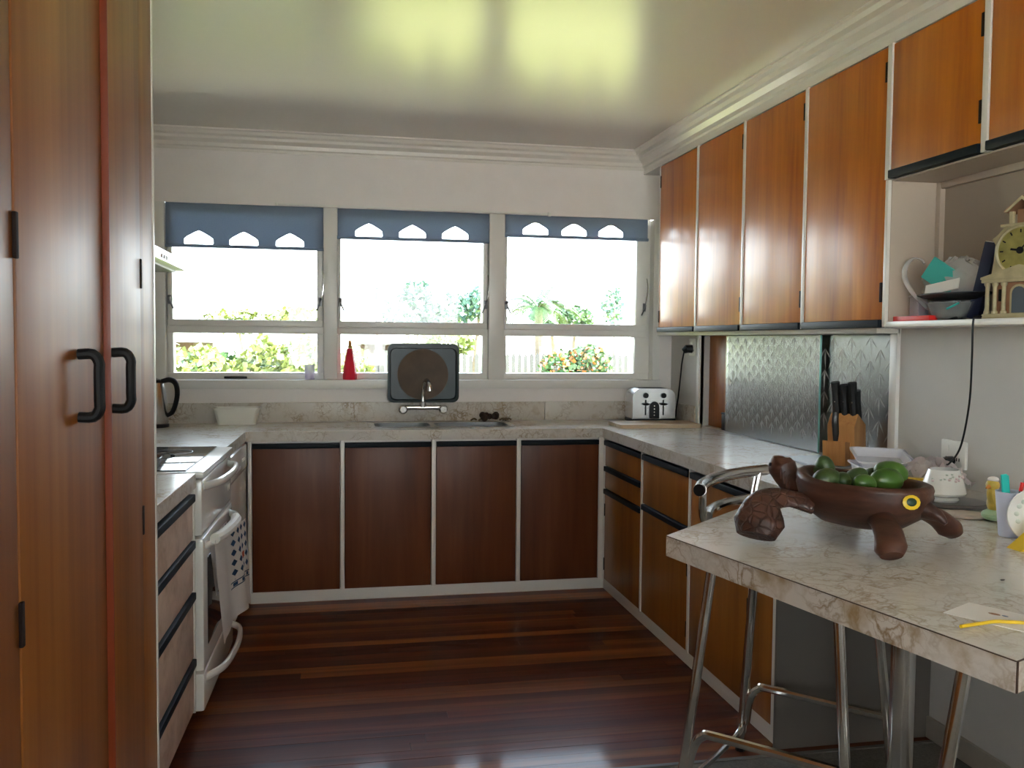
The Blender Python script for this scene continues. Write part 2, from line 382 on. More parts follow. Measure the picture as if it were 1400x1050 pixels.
def ball(bm, c, r, rot=None, seg=14, rings=9):
    if not isinstance(r, (tuple, list)): r = (r, r, r)
    mat = Matrix.Translation(c) @ (rot.to_4x4() if rot is not None else Matrix.Identity(4)) @ Matrix.Diagonal((r[0], r[1], r[2], 1))
    bmesh.ops.create_uvsphere(bm, u_segments=seg, v_segments=rings, radius=1., matrix=mat)
    return bm
def bl(c, r, rot=None, seg=14, rings=9): return ball(bmesh.new(), c, r, rot, seg, rings)
def rrect(x0, x1, y0, y1, r, k=4):
    out = []
    for (cx, cy, a0) in ((x1 - r, y1 - r, 0), (x0 + r, y1 - r, 90), (x0 + r, y0 + r, 180), (x1 - r, y0 + r, 270)):
        for i in range(k + 1):
            a = math.radians(a0 + 90 * i / k); out.append((cx + r * math.cos(a), cy + r * math.sin(a)))
    return out

ROOTM = {}
def rootmat(o):
    while o.parent is not None: o = o.parent
    return ROOTM.get(o.name, Matrix.Identity(4))
def finish(name, bm, mat, smooth=35):
    bmesh.ops.recalc_face_normals(bm, faces=bm.faces[:])
    me = bpy.data.meshes.new(name)
    if smooth:
        for f in bm.faces: f.smooth = True
    bm.to_mesh(me); bm.free()
    if smooth: me.set_sharp_from_angle(angle=math.radians(smooth))
    if isinstance(mat, str): mat = M[mat]
    me.materials.append(mat)
    o = bpy.data.objects.new(name, me); COL.objects.link(o)
    return o
def obj(name, bm, mat, parent=None, world=False, smooth=35, label=None, kind=None):
    if world and parent is not None: bm.transform(rootmat(parent).inverted())
    o = finish(name, bm, mat, smooth)
    if parent is not None: o.parent = parent
    if label: o['label'] = label
    if kind: o['kind'] = kind
    return o
def thing(name, label, cat, loc=(0, 0, 0), rotz=0., group=None):
    o = bpy.data.objects.new(name, None); COL.objects.link(o)
    o.empty_display_size = .05
    o.location = loc; o.rotation_euler = (0, 0, rotz)
    o['label'] = label; o['category'] = cat
    if group: o['group'] = group
    ROOTM[o.name] = Matrix.Translation(loc) @ Matrix.Rotation(rotz, 4, 'Z')
    return o
def solo(name, bm, mat, label, cat, loc=(0, 0, 0), rotz=0., group=None, smooth=35, kind=None):
    o = finish(name, bm, mat, smooth)
    o.location = loc; o.rotation_euler = (0, 0, rotz)
    ROOTM[o.name] = Matrix.Translation(loc) @ Matrix.Rotation(rotz, 4, 'Z')
    o['label'] = label; o['category'] = cat
    if group: o['group'] = group
    if kind: o['kind'] = kind
    return o
def struct(name, bm, mat, parent=None, smooth=35):
    o = finish(name, bm, mat, smooth)
    if parent is not None: o.parent = parent
    else: o['kind'] = 'structure'
    return o
def copy_tree(o, parent=None):
    c = o.copy(); COL.objects.link(c)
    if parent is not None: c.parent = parent
    for ch in list(o.children): copy_tree(ch, c)
    return c
def dup(root, loc, rotz, label, group=None):
    r = copy_tree(root); r.location = loc; r.rotation_euler = (0, 0, rotz); r['label'] = label
    if group: r['group'] = group
    ROOTM[r.name] = Matrix.Translation(loc) @ Matrix.Rotation(rotz, 4, 'Z')
    return r

# ------------------------------------------------------------------ key sizes (metres)
YB = 5.257          # back wall face
XL, XR = -1.08, 2.05  # side wall faces
ZC = 2.5125         # ceiling
YC, YF = 4.715, 4.735  # back worktop edge, door faces
XC, XF = 1.451, 1.467  # right worktop edge, door faces
XU = 1.848          # wall cupboard faces
YE = 2.75           # where the right run and the timber floor end
AL = .0272          # the left run stands a little out of square
REAR = -2.4
CORNER = Vector((-.433, YC, 0))
def left(t, off=0.):   # a point on the left run's front line, t metres towards the camera
    return Vector((CORNER.x - math.sin(AL) * t + math.cos(AL) * off, CORNER.y - math.cos(AL) * t - math.sin(AL) * off, 0))

# ------------------------------------------------------------------ room shell
fl = struct('floor', bx(XL - .1, XR + .1, 2.715, YB + .1, -.12, -.012), 'underfloor')
y = 2.715; row = 0
while y < 4.83:
    x = XL - random.uniform(0, 3.0)
    while x < XR:
        L_ = random.uniform(1.8, 5.0)
        a, b = max(x, XL), min(x + L_, XR)
        if b - a > .02: struct('plank', bx(a + .0006, b - .0006, y + .0005, y + .0595, -.012, random.uniform(-.0006, 0)), 'plank', fl, smooth=None)
        x += L_
    y += .060; row += 1
struct('floor.001', bx(-2.6, XR + .1, REAR - .1, 2.70, -.12, -.002), 'carpet')
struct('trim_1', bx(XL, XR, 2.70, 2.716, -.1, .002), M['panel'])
struct('ceiling', bx(-2.7, XR + .5, REAR - .1, YB + .2, ZC, ZC + .12), 'ceil')
# back wall: below the sill, left and right of the window, and the wall above
WX0, WX1, WZ0, WZ1 = -.945, 1.955, 1.09, 2.118
bm = bmesh.new()
box(bm, XL - .1, XR + .1, YB, YB + .16, -.12, WZ0)
box(bm, XL - .1, WX0, YB, YB + .16, WZ0, WZ1)
box(bm, WX1, XR + .1, YB, YB + .16, WZ0, WZ1)
box(bm, XL - .1, XR + .1, YB, YB + .012, WZ1, ZC)
box(bm, XL - .1, XR + .1, YB + .06, YB + .16, WZ1 + .07, ZC)
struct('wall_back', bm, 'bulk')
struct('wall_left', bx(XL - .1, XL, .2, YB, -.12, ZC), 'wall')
bm = bmesh.new()
SY0, SY1, SZ0, SZ1 = 3.015, 4.80, .90, 1.412   # servery hatch
box(bm, XR, XR + .12, REAR, SY0, -.12, ZC); box(bm, XR, XR + .12, SY1, YB, -.12, ZC)
box(bm, XR, XR + .12, SY0, SY1, -.12, SZ0); box(bm, XR, XR + .12, SY0, SY1, SZ1, ZC)
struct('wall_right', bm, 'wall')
bm = bmesh.new()
box(bm, -2.7, -2.35, REAR - .1, REAR, -.12, ZC); box(bm, 1.85, XR + .12, REAR - .1, REAR, -.12, ZC)
box(bm, -2.35, 1.85, REAR - .1, REAR, -.12, .95); box(bm, -2.35, 1.85, REAR - .1, REAR, 2.2, ZC)
struct('wall_front', bm, 'wall_dim')
bm = bmesh.new()
for q in ((REAR, -2.0, -.12, ZC), (-.15, .2, -.12, ZC), (-2.0, -.15, -.12, .95), (-2.0, -.15, 2.2, ZC)): box(bm, -2.7, -2.6, *q)
struct('wall_left.001', bm, 'wall_dim')
w5 = struct('window_5', bx(-2.67, -2.63, -2.0, -.15, .95, 1.01, .004), 'white')  # unseen side window, added as another source of fill light
for q in ((-2.0, -1.94, 1.01, 2.2), (-.21, -.15, 1.01, 2.2), (-1.10, -1.04, 1.01, 2.14), (-1.94, -.21, 2.14, 2.2)): struct('frame', bx(-2.67, -2.63, *q, .004), 'white', w5)
struct('pane', bx(-2.655, -2.65, -1.94, -.21, 1.01, 2.14), 'glass', w5)
struct('wall_left.002', bx(-2.6, XL, .2, .3, -.12, ZC), 'wall_dim')
w4 = struct('window_4', bx(-2.35, 1.85, REAR - .06, REAR - .02, .95, 1.0, .004), 'white')  # unseen rear window, added to let in fill light
for q in ((-2.35, -2.30, 1.0, 2.2), (1.80, 1.85, 1.0, 2.2), (-1.0, -.95, 1.0, 2.15), (.4, .45, 1.0, 2.15), (-2.30, 1.80, 2.15, 2.2)):
    struct('frame', bx(q[0], q[1], REAR - .06, REAR - .02, q[2], q[3], .004), 'white', w4)
struct('pane', bx(-2.30, 1.80, REAR - .045, REAR - .04, 1.0, 2.15), 'glass', w4)
# cornices: stepped plaster profile along back and right
prof = [(0, 0), (.105, 0), (.105, .008), (.092, .012), (.085, .028), (.062, .036), (.058, .05), (.03, .066), (.026, .085), (.012, .09), (.008, .105), (0, .105)]
struct('trim_2', pz([(YB - d, ZC - h) for d, h in prof], XL, XU + .1, 'X'), 'cream')
bm = pz([(XU + .012 - d, ZC - h) for d, h in prof], REAR, YB, 'Y'); struct('trim_3', bm, 'cream')
struct('trim_4', bx(XU + .004, XR, REAR + .5, YB, 2.385, ZC, .002), 'cream')      # bulkhead over the wall cupboards
struct('baseboard_right', bx(XR - .014, XR, REAR, YE, 0, .075, .003), 'skirting')
struct('baseboard_back', bx(-.42, XF + .02, YF + .03, YF + .045, 0, .064, .002), 'cream')
struct('baseboard_right.001', bx(XF + .012, XF + .027, YE, YF + .03, 0, .064, .002), 'cream')

# window furniture of the setting: sill, casing, posts
struct('trim_5', bx(WX0 - .04, WX1 + .02, 5.222, 5.40, WZ0, 1.141, .004), 'white')           # sill board
struct('trim_6', bx(WX0 - .015, -.905, 5.246, 5.40, 1.141, WZ1, .003), 'white')              # left casing
struct('trim_7', bx(1.922, WX1 + .012, 5.240, 5.40, 1.141, WZ1, .003), 'white')              # right casing
struct('trim_8', bx(-.05, .026, 5.262, 5.40, 1.141, WZ1 + .06, .003), 'white')               # post
struct('trim_9', bx(.908, 1.000, 5.262, 5.40, 1.141, WZ1 + .06, .003), 'white')              # post
bm = bmesh.new(); ring_open = [(-.905, -.05), (.026, .908), (1.0, 1.922)]
tr = thing('curtain_rail', 'thin white curtain rail along the top of the window wall', 'rail', (.6, YB - .008, 2.128))
obj('track', bx(-.30, 1.255, YB - .014, YB, 2.119, 2.133, .002), 'white', tr, True)
obj('end_stop', bx(1.255, 1.275, YB - .018, YB, 2.112, 2.135, .003), 'plasticw', tr, True)
obj('end_stop', bx(-.315, -.30, YB - .018, YB, 2.116, 2.135, .003), 'plasticw', tr, True)
GX = [(-.873, -.087), (.047, .877), (1.021, 1.830)]
for i, ((a, b), (g0, g1)) in enumerate(zip(ring_open, GX)):
    w = struct('window_%d' % (i + 1), bx(a, b, 5.300, 5.39, 1.401, 1.441, .003), 'white')   # transom
    for nm, q in (('bottom_rail', (a, b, 1.141, 1.178)), ('jamb', (a, g0, 1.178, 1.401)), ('jamb', (g1, b, 1.178, 1.401)), ('head', (a, b, 2.13, 2.18))):
        struct(nm, bx(q[0], q[1], 5.304, 5.39, q[2], q[3], .003), 'white', w)
    sx0, sx1 = a + .006, b - .006
    if i == 2: sx1 = 1.892; struct('jamb', bx(1.892, b, 5.31, 5.39, 1.441, 2.13, .002), 'white', w)
    sash = struct('sash', bx(sx0, sx1, 5.290, 5.335, 1.441, 1.477, .004), 'white', w)
    for q in ((sx0, g0, 1.477, 2.08), (g1, sx1, 1.477, 2.08), (sx0, sx1, 2.08, 2.128)):
        struct('sash_rail', bx(q[0], q[1], 5.290, 5.335, q[2], q[3], .004), 'white', sash)
    struct('pane', bx(g0, g1, 5.312, 5.316, 1.477, 2.08), 'glass', sash)
    struct('pane', bx(g0, g1, 5.33, 5.334, 1.178, 1.401), 'glass', w)
    for q0, q1 in ((a, g0 - .001), (g1 + .001, b)): struct('stop', bx(q0, q1, 5.337, 5.39, 1.441, 2.18, .002), 'white', w)
    for s, xx in ((1, sx0 + .012), (-1, sx1 - .012)):
        bm = bx(xx - .009, xx + .009, 5.283, 5.291, 1.56, 1.61, .002)
        tube(bm, [(xx, 5.286, 1.60), (xx - .004 * s, 5.272, 1.598), (xx + .006 * s, 5.268, 1.57), (xx + .022 * s, 5.272, 1.535)], .0045, 6, 3)
        ball(bm, (xx, 5.276, 1.598), .009, seg=8, rings=6)
        struct('latch', bm, 'iron', sash)
    struct('stay', tb([(sx1 + .002, 5.286, 1.76), (sx1 + .008, 5.278, 1.70), (sx1 - .002, 5.280, 1.62), (sx1 - .006, 5.284, 1.60)], .004, 6, 4), 'chrome', sash)
struct('handle', bx(-.60, -.475, 5.288, 5.305, 1.145, 1.158, .003), 'black', bpy.data.objects['window_1'])

# roller blinds with cut-out tabs
def blind(x0, x1, zb, cuts, label):
    t = thing('roller_blind', label, 'blind', ((x0 + x1) / 2, 5.274, zb), 0, 'roller blinds over the sink window')
    zt = 2.165
    outer = [(x0, zb + .016), (x1, zb + .016), (x1, zt), (x0, zt)]
    holes = []
    for c in cuts:
        z0 = zb + .020; w = .078
        h = [(c - w + .004, z0), (c + w - .004, z0), (c + w, z0 + .006), (c + w - .002, z0 + .03), (c + w - .018, z0 + .043), (c + .02, z0 + .066), (c, z0 + .074),
             (c - .02, z0 + .066), (c - w + .018, z0 + .043), (c - w + .002, z0 + .03), (c - w, z0 + .006)]
        holes.append(h[::-1])
    loops = [[Vector((p[0], p[1], 0)) for p in l] for l in [outer] + holes]
    flat = [p for l in loops for p in l]
    tris = geometry.tessellate_polygon(loops)
    bm = bmesh.new()
    fr = [bm.verts.new((p.x, 5.273, p.y)) for p in flat]; bk = [bm.verts.new((p.x, 5.275, p.y)) for p in flat]
    for a, b, c in tris:
        try: bm.faces.new((fr[a], fr[b], fr[c])); bm.faces.new((bk[c], bk[b], bk[a]))
        except ValueError: pass
    k = 0
    for l in loops:
        n = len(l)
        for i in range(n):
            a, b = k + i, k + (i + 1) % n
            bm.faces.new((fr[a], fr[b], bk[b], bk[a]))
        k += n
    obj('fabric', bm, 'blind', t, True, smooth=None)
    obj('bottom_bar', tb([(x0 - .004, 5.274, zb + .010), (x1 + .004, 5.274, zb + .010)], .0085, 8, flat=1.1), 'blind', t, True)
    obj('roller', tb([(x0, 5.292, 2.17), (x1, 5.292, 2.17)], .018, 12), 'blind', t, True)
blind(-.903, -.052, 1.873, (-.728, -.487, -.236), 'left-hand blue-grey roller blind, the one hanging lowest, with three cut-out tabs')
blind(.029, .905, 1.944, (.205, .455, .705), 'middle blue-grey roller blind with three cut-out tabs, above the roasting tray')
blind(1.004, 1.890, 1.986, (1.187, 1.425, 1.655), 'right-hand blue-grey roller blind, the one rolled up highest, next to the wall cupboards')

# ------------------------------------------------------------------ cabinets (local frame: x along the front, y into the unit, front at y=0)
def cabinet(name, label, cat, loc, rotz, w, d, fronts, group, wmat, z0=.064, z1=.848, stile_l=.02, stile_r=0., pull_top=True, hinges=None, depth0=.022, back=True):
    t = thing(name, label, cat, loc, rotz, group)
    bm = bmesh.new()
    box(bm, .001, .016, depth0, d, z0, z1); box(bm, w - .016, w - .001, depth0, d, z0, z1)
    box(bm, .016, w - .016, depth0, d, z0, z0 + .016); box(bm, .016, w - .016, d - .01, d, z0 + .016, z1)
    box(bm, .016, w - .016, depth0, depth0 + .05, z1 - .014, z1)
    obj('carcass', bm, 'cream', t)
    if stile_l: obj('stile', bx(.0005, stile_l, -.004, depth0, z0, z1, .002), 'cream', t)
    if stile_r: obj('stile', bx(w - stile_r, w - .0005, -.004, depth0, z0, z1, .002), 'cream', t)
    a, b = stile_l + .003, w - stile_r - .003
    for kind, f0, f1 in fronts:
        if pull_top:
            f = obj(kind, bx(a, b, 0, .019, f0, f1 - .028, .002), wmat, t)
            obj('finger_pull', bx(a, b, -.010, .018, f1 - .027, f1 - .001, .003), 'pull', f)
        else:
            f = obj(kind, bx(a, b, 0, .019, f0 + .014, f1, .002), wmat, t)
            obj('finger_pull', bx(a, b, -.012, .018, f0 - .014, f0 + .013, .003), 'pull', f)
        if kind == 'door' and hinges:
            side, zs = hinges
            hx = a + .004 if side == 'l' else b - .005
            for hz in zs: obj('hinge', bx(hx - .006, hx + .006, -.003, .004, hz - .034, hz + .034, .002), 'hinge', f)
    return t
bk = [(-.425, .04, 'leftmost brown base cupboard below the sink window, in the corner beside the white dishwasher', .02, 0),
      (.04, .515, 'brown base cupboard second from left below the sink window, under the left sink bowl', .02, 0),
      (.515, .975, 'brown base cupboard third from left below the sink window, under the right sink bowl', .023, 0),
      (.975, XF, 'rightmost brown base cupboard below the sink window, in the corner by the small drawers', .023, .03)]
for x0, x1, lab, sl, sr in bk:
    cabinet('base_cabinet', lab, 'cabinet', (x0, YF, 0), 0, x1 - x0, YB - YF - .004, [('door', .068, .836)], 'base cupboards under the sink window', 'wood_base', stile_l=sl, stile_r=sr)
RZ = -PI / 2
cabinet('base_cabinet', 'narrow base cupboard with two small drawers over a door, nearest the window corner', 'cabinet', (XF, YF - .004, 0), RZ, .605, .57,
        [('door', .068, .567), ('drawer', .57, .692), ('drawer', .695, .834)], 'base cupboards of the right run', 'wood_right', stile_l=.012, hinges=('l', (.15, .45)))
cabinet('base_cabinet', 'base cupboard with one deep drawer over a door, behind the chrome stool back', 'cabinet', (XF, 4.126, 0), RZ, .595, .57,
        [('door', .068, .593), ('drawer', .597, .834)], 'base cupboards of the right run', 'wood_right', hinges=('r', (.16, .42)))
cabinet('base_cabinet', 'base cupboard behind the stool legs, third along the right run from the window', 'cabinet', (XF, 3.531, 0), RZ, .567, .57,
        [('door', .068, .593), ('drawer', .597, .834)], 'base cupboards of the right run', 'wood_right', hinges=('r', (.16, .42)))
t = cabinet('base_cabinet', 'slim end base cupboard closed by a grey-beige panel under the breakfast bar', 'cabinet', (XF, 2.964, 0), RZ, .206, .57,
        [('door', .068, .834)], 'base cupboards of the right run', 'wood_right', stile_r=.02)
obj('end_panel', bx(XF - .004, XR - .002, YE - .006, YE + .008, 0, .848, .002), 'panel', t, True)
# wall cupboards
us = [5.253, 4.409, 3.872, 3.322, 2.778]
us[0] = 4.955
labs = ['wall cupboard nearest the window, hinged on its left, first of the tall four', 'second tall orange-brown wall cupboard from the window',
        'third tall orange-brown wall cupboard from the window, over the patterned glass', 'tall wall cupboard next to the open shelf, fourth from the window']
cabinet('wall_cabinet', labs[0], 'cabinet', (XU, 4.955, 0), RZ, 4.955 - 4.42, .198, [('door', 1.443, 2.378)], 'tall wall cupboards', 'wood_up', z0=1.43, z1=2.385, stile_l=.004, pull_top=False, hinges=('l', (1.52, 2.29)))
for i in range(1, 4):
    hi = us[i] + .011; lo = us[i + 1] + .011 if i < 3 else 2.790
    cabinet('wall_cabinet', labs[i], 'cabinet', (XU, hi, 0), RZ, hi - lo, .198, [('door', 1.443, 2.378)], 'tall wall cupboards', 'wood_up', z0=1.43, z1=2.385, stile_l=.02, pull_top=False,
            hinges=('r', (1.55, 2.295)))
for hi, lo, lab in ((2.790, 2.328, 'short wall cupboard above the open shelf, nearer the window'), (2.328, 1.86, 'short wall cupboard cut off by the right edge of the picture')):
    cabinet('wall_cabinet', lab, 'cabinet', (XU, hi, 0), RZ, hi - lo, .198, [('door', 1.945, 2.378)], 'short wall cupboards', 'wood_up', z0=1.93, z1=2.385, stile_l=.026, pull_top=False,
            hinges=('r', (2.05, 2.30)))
cabinet('wall_cabinet', 'short wall cupboard right of the picture edge', 'cabinet', (XU, 1.86, 0), RZ, .46, .198, [('door', 1.945, 2.378)], 'short wall cupboards', 'wood_up', z0=1.93, z1=2.385, stile_l=.022, pull_top=False) if False else None
t = thing('open_shelf', 'cream open shelf under the short wall cupboards holding the clock', 'shelf', (1.95, 2.3, 1.43))
obj('shelf_board', bx(XU + .002, XR - .001, 1.42, 2.768, 1.430, 1.449, .002), 'cream', t, True)
obj('upright', bx(XU, XR - .001, 2.772, 2.789, 1.430, 1.929, .002), 'cream', t, True)
obj('side_lining', bx(XU + .012, XR - .001, 2.7685, 2.7718, 1.45, 1.929), 'tan', t, True)
obj('back_panel', bx(XR - .003, XR - .0005, 1.42, 2.768, 1.45, 1.929), 'tan_back', t, True)
obj('ceiling_panel', bx(XU + .014, XR - .001, 1.42, 2.768, 1.925, 1.9295), 'tan', t, True)
obj('corner_batten', bx(XR - .022, XR - .001, 2.746, 2.768, 1.45, 1.928, .002), 'tan', t, True)
obj('top_batten', bx(XR - .022, XR - .001, 1.42, 2.745, 1.902, 1.9245, .002), 'tan', t, True)
struct('trim_10', bx(XR - .10, XR - .001, 2.972, YB, 1.412, 1.430, .002), 'cream')    # rail under the wall cupboards

# servery hatch: posts, wooden sliding door, two patterned glass sliding doors, recess
struct('trim_11', bx(XR - .014, XR + .02, 4.80, 4.83, .9, 1.43, .002), 'white')
struct('trim_12', bx(XR - .014, XR + .02, 2.972, 3.016, .9, 1.43, .002), 'white')
bm = bmesh.new()
box(bm, XR + .12, XR + .52, SY0 - .02, SY1 + .02, .87, .895); box(bm, XR + .12, XR + .52, SY0 - .02, SY1 + .02, SZ1, SZ1 + .02)
box(bm, XR + .50, XR + .52, SY0, SY1, .9, SZ1); box(bm, XR + .12, XR + .5, SY0 - .02, SY0, .9, SZ1); box(bm, XR + .12, XR + .5, SY1, SY1 + .02, .9, SZ1)
struct('wall_right.001', bm, 'white')
solo('sliding_door', bx(XR + .05, XR + .066, 4.40, 4.795, .902, 1.410, .002), 'wood_side', 'orange-brown sliding hatch door left of the patterned glass', 'door')
def leaf_spray(bm, y, z, s, x0, side=-1):
    for ang in (-38, 0, 38):
        a = math.radians(ang + random.uniform(-6, 6)); l = s * (1 - abs(ang) / 160) * random.uniform(.85, 1.1)
        d = Vector((0, math.sin(a), -math.cos(a))); p = Vector((0, math.cos(a), math.sin(a))); w = s * .040
        b0 = Vector((x0, y, z)); tip = b0 + d * l; mid = b0 + d * l * .45
        vs = [bm.verts.new(b0), bm.verts.new(mid + p * w), bm.verts.new(tip), bm.verts.new(mid - p * w), bm.verts.new(mid + Vector((side * .0045, 0, 0)))]
        for i in range(4): bm.faces.new((vs[i], vs[(i + 1) % 4], vs[4]))
def glass_door(y0, y1, x0, label, s, knob_y):
    t = thing('sliding_glass', label, 'glass door', (x0, (y0 + y1) / 2, .902), 0, 'patterned glass sliding doors')
    obj('pane', bx(x0, x0 + .006, y0, y1, .903, 1.409), 'relief', t, True)
    bm = bmesh.new(); yy = y0 + s * .5; k = 0
    while yy < y1 - s * .3:
        zz = 1.40 - (k % 2) * s * .55
        while zz - s > .91:
            leaf_spray(bm, yy, zz, s * random.uniform(.85, 1.05), x0 - .0003); zz -= s * 1.08
        yy += s * .78; k += 1
    obj('leaf_relief', bm, 'leafglass', t, True, smooth=None, kind='stuff')
    obj('glass_edge', bx(x0 - .001, x0 + .007, y0 - .002, y0, .903, 1.409), 'glass_edge', t, True)
    bm = lt([(0, -.004), (.014, -.004), (.016, 0), (.011, .002), (.0, .001)], 14); bm.transform(Matrix.Translation((x0 - .001, knob_y, 1.165)) @ Matrix.Rotation(PI / 2, 4, 'Y'))
    obj('finger_hole', bm, 'chrome', t, True)
glass_door(3.522, 4.462, XR - .004, 'left patterned glass hatch door with fine crowded leaf relief', .062, 4.40)
glass_door(3.018, 3.60, XR + .022, 'right patterned glass hatch door with large leaf sprays behind the knife block', .085, 3.045)
t = thing('detergent_bottle', 'pale bottle with red lower half standing behind the patterned glass', 'bottle', (XR + .12, 4.40, .895))
obj('bottle_body', lt([(0, 0), (.032, 0), (.034, .005), (.034, .09), (.033, .13)], 16), 'red', t)
obj('bottle_top', lt([(.033, .131), (.026, .17), (.013, .2), (.013, .235), (0, .235)], 16), 'plasticw', t)
t = thing('storage_tin', 'dark tin standing low in the hatch at the wooden door', 'tin', (XR + .022, 4.50, .902))
obj('tin_body', bx(-.015, .015, -.03, .03, 0, .085, .006), 'black', t); obj('lid', bx(-.017, .017, -.032, .032, .085, .095, .004), 'blackgap', t)

# ------------------------------------------------------------------ worktops
wt = thing('worktop', 'marbled laminate worktop running round the sink corner and the right side', 'worktop', (.5, 4.98, .85))
SX0, SX1, SYa, SYb = .205, .985, 4.865, 5.135
bm = bmesh.new()
pl = left(.657); Z0, Z1 = .85, .90
def slab(poly): prism(bm, poly, Z0, Z1)
slab([(XL + .002, pl.y), (pl.x, pl.y), (CORNER.x, YC), (CORNER.x, YB - .022), (XL + .002, YB - .022)])
obj('top', bm, 'marble', wt, True, smooth=None); bm = bmesh.new()
slab([(CORNER.x, YC), (SX0, YC), (SX0, YB - .022), (CORNER.x, YB - .022)])
slab([(SX0, YC), (SX1, YC), (SX1, SYa), (SX0, SYa)]); slab([(SX0, SYb), (SX1, SYb), (SX1, YB - .022), (SX0, YB - .022)])
slab([(SX1, YC), (XC, YC), (XR - .002, YC), (XR - .002, YB - .022), (SX1, YB - .022)])
obj('top', bm, 'marble', wt, True, smooth=None); bm = bmesh.new()
slab([(XC, 2.752), (XR - .002, 2.752), (XR - .002, YC), (XC, YC)])
obj('top', bm, 'marble', wt, True, smooth=None)
obj('edging', bx(CORNER.x + .001, XC - .001, YC - .0015, YC + .003, Z0 - .001, Z1 - .001), 'marble_edge', wt, True, smooth=None)
bm = bmesh.new(); box(bm, XC - .0015, XC + .003, 2.755, YC - .001, Z0 - .001, Z1 - .001)
obj('edging', bm, 'marble_edge', wt, True, smooth=None)
sb_ = thing('splashback', 'low marbled splashback strip along the wall behind the worktop', 'splashback', (.5, YB, .901))
obj('strip', bx(XL + .002, 1.245, YB - .021, YB - .001, .901, 1.011, .002), 'marble_edge', sb_, True)
obj('strip', bx(1.249, XR - .002, YB - .021, YB - .001, .901, 1.011, .002), 'marble_edge', sb_, True)
obj('strip', bx(XR - .021, XR - .002, 4.832, YB - .022, .901, 1.008, .002), 'marble_edge', sb_, True)
pa, pb = left(1.437), left(2.26)
wt2 = thing('worktop', 'short marbled worktop between the pantry and the stove', 'worktop', ((pa.x + XL) / 2, (pa.y + pb.y) / 2, .85))
obj('top', pz([(XL + .002, pb.y), (pb.x, pb.y), (pa.x, pa.y), (XL + .002, pa.y)], .85, .90), 'marble', wt2, True, smooth=None)
e = bx(-.0015, .003, -.80, 0, .849, .899); e.transform(Matrix.Translation(pa) @ Matrix.Rotation(-AL, 4, 'Z'))
obj('edging', e, 'marble_edge', wt2, True, smooth=None)

# sink with two bowls
sk = thing('sink', 'stainless steel double-bowl sink set into the worktop below the window', 'sink', (.595, 5.0, .9))
def bowl(x0, x1, y0, y1, zt, zb, r=.05):
    bm = bmesh.new()
    a = [bm.verts.new((p[0], p[1], zt)) for p in rrect(x0, x1, y0, y1, r)]
    b = [bm.verts.new((p[0], p[1], zb + .03)) for p in rrect(x0 + .008, x1 - .008, y0 + .008, y1 - .008, r)]
    c = [bm.verts.new((p[0], p[1], zb)) for p in rrect(x0 + .04, x1 - .04, y0 + .04, y1 - .04, r * .8)]
    ring_faces(bm, a, b); ring_faces(bm, b, c); bm.faces.new(c)
    return bm
for x0, x1 in ((.225, .53), (.56, .965)):
    obj('bowl', bowl(x0, x1, 4.88, 5.12, .9015, .74), 'dullsteel', sk, True)
    obj('drain', lt([(0, .003), (.028, .003), (.034, .001)], 16, ((x0 + x1) / 2, 5.0, .741)), 'chrome', sk, True)
bm = bmesh.new()
def flange(loops, z):
    V = [[Vector((p[0], p[1], 0)) for p in l] for l in loops]; fl_ = [p for l in V for p in l]
    vs = [bm.verts.new((p.x, p.y, z)) for p in fl_]
    for tri in geometry.tessellate_polygon(V): bm.faces.new([vs[i] for i in tri])
flange([rrect(.19, 1.0, 4.85, 5.15, .05), rrect(.225, .53, 4.88, 5.12, .05)[::-1], rrect(.56, .965, 4.88, 5.12, .05)[::-1]], .9022)
obj('rim', bm, 'steel', sk, True)
# mixer tap on the upstand
tp = thing('mixer_tap', 'chrome wall mixer tap with swan-neck spout over the sink', 'tap', (.56, 5.2, .97))
bar = tb([(.40, 5.162, .985), (.62, 5.162, .985)], .013, 12); tube(bar, [(.43, 5.2345, .985), (.43, 5.158, .985)], .014, 10); tube(bar, [(.59, 5.2345, .985), (.59, 5.158, .985)], .014, 10)
obj('body', bar, 'chrome', tp, True)
for xx in (.395, .625):
    bm = lt([(0, -.03), (.016, -.03), (.026, -.02), (.026, .006), (.018, .014), (0, .014)], 10); bm.transform(Matrix.Translation((xx, 5.146, .975)) @ Matrix.Rotation(PI / 2, 4, 'X'))
    obj('handle', bm, 'chrome', tp, True)
obj('spout', tb([(.51, 5.162, .985), (.51, 5.162, 1.06), (.515, 5.145, 1.12), (.525, 5.11, 1.145), (.535, 5.06, 1.12), (.537, 5.055, 1.085)], [.014, .011, .011, .011, .012, .014], 12, 6), 'chrome', tp, True)
obj('collar', lt([(0, .99), (.02, .99), (.02, 1.015), (.014, 1.02), (0, 1.02)], 14, (.51, 5.162, 0)), 'chrome', tp, True)

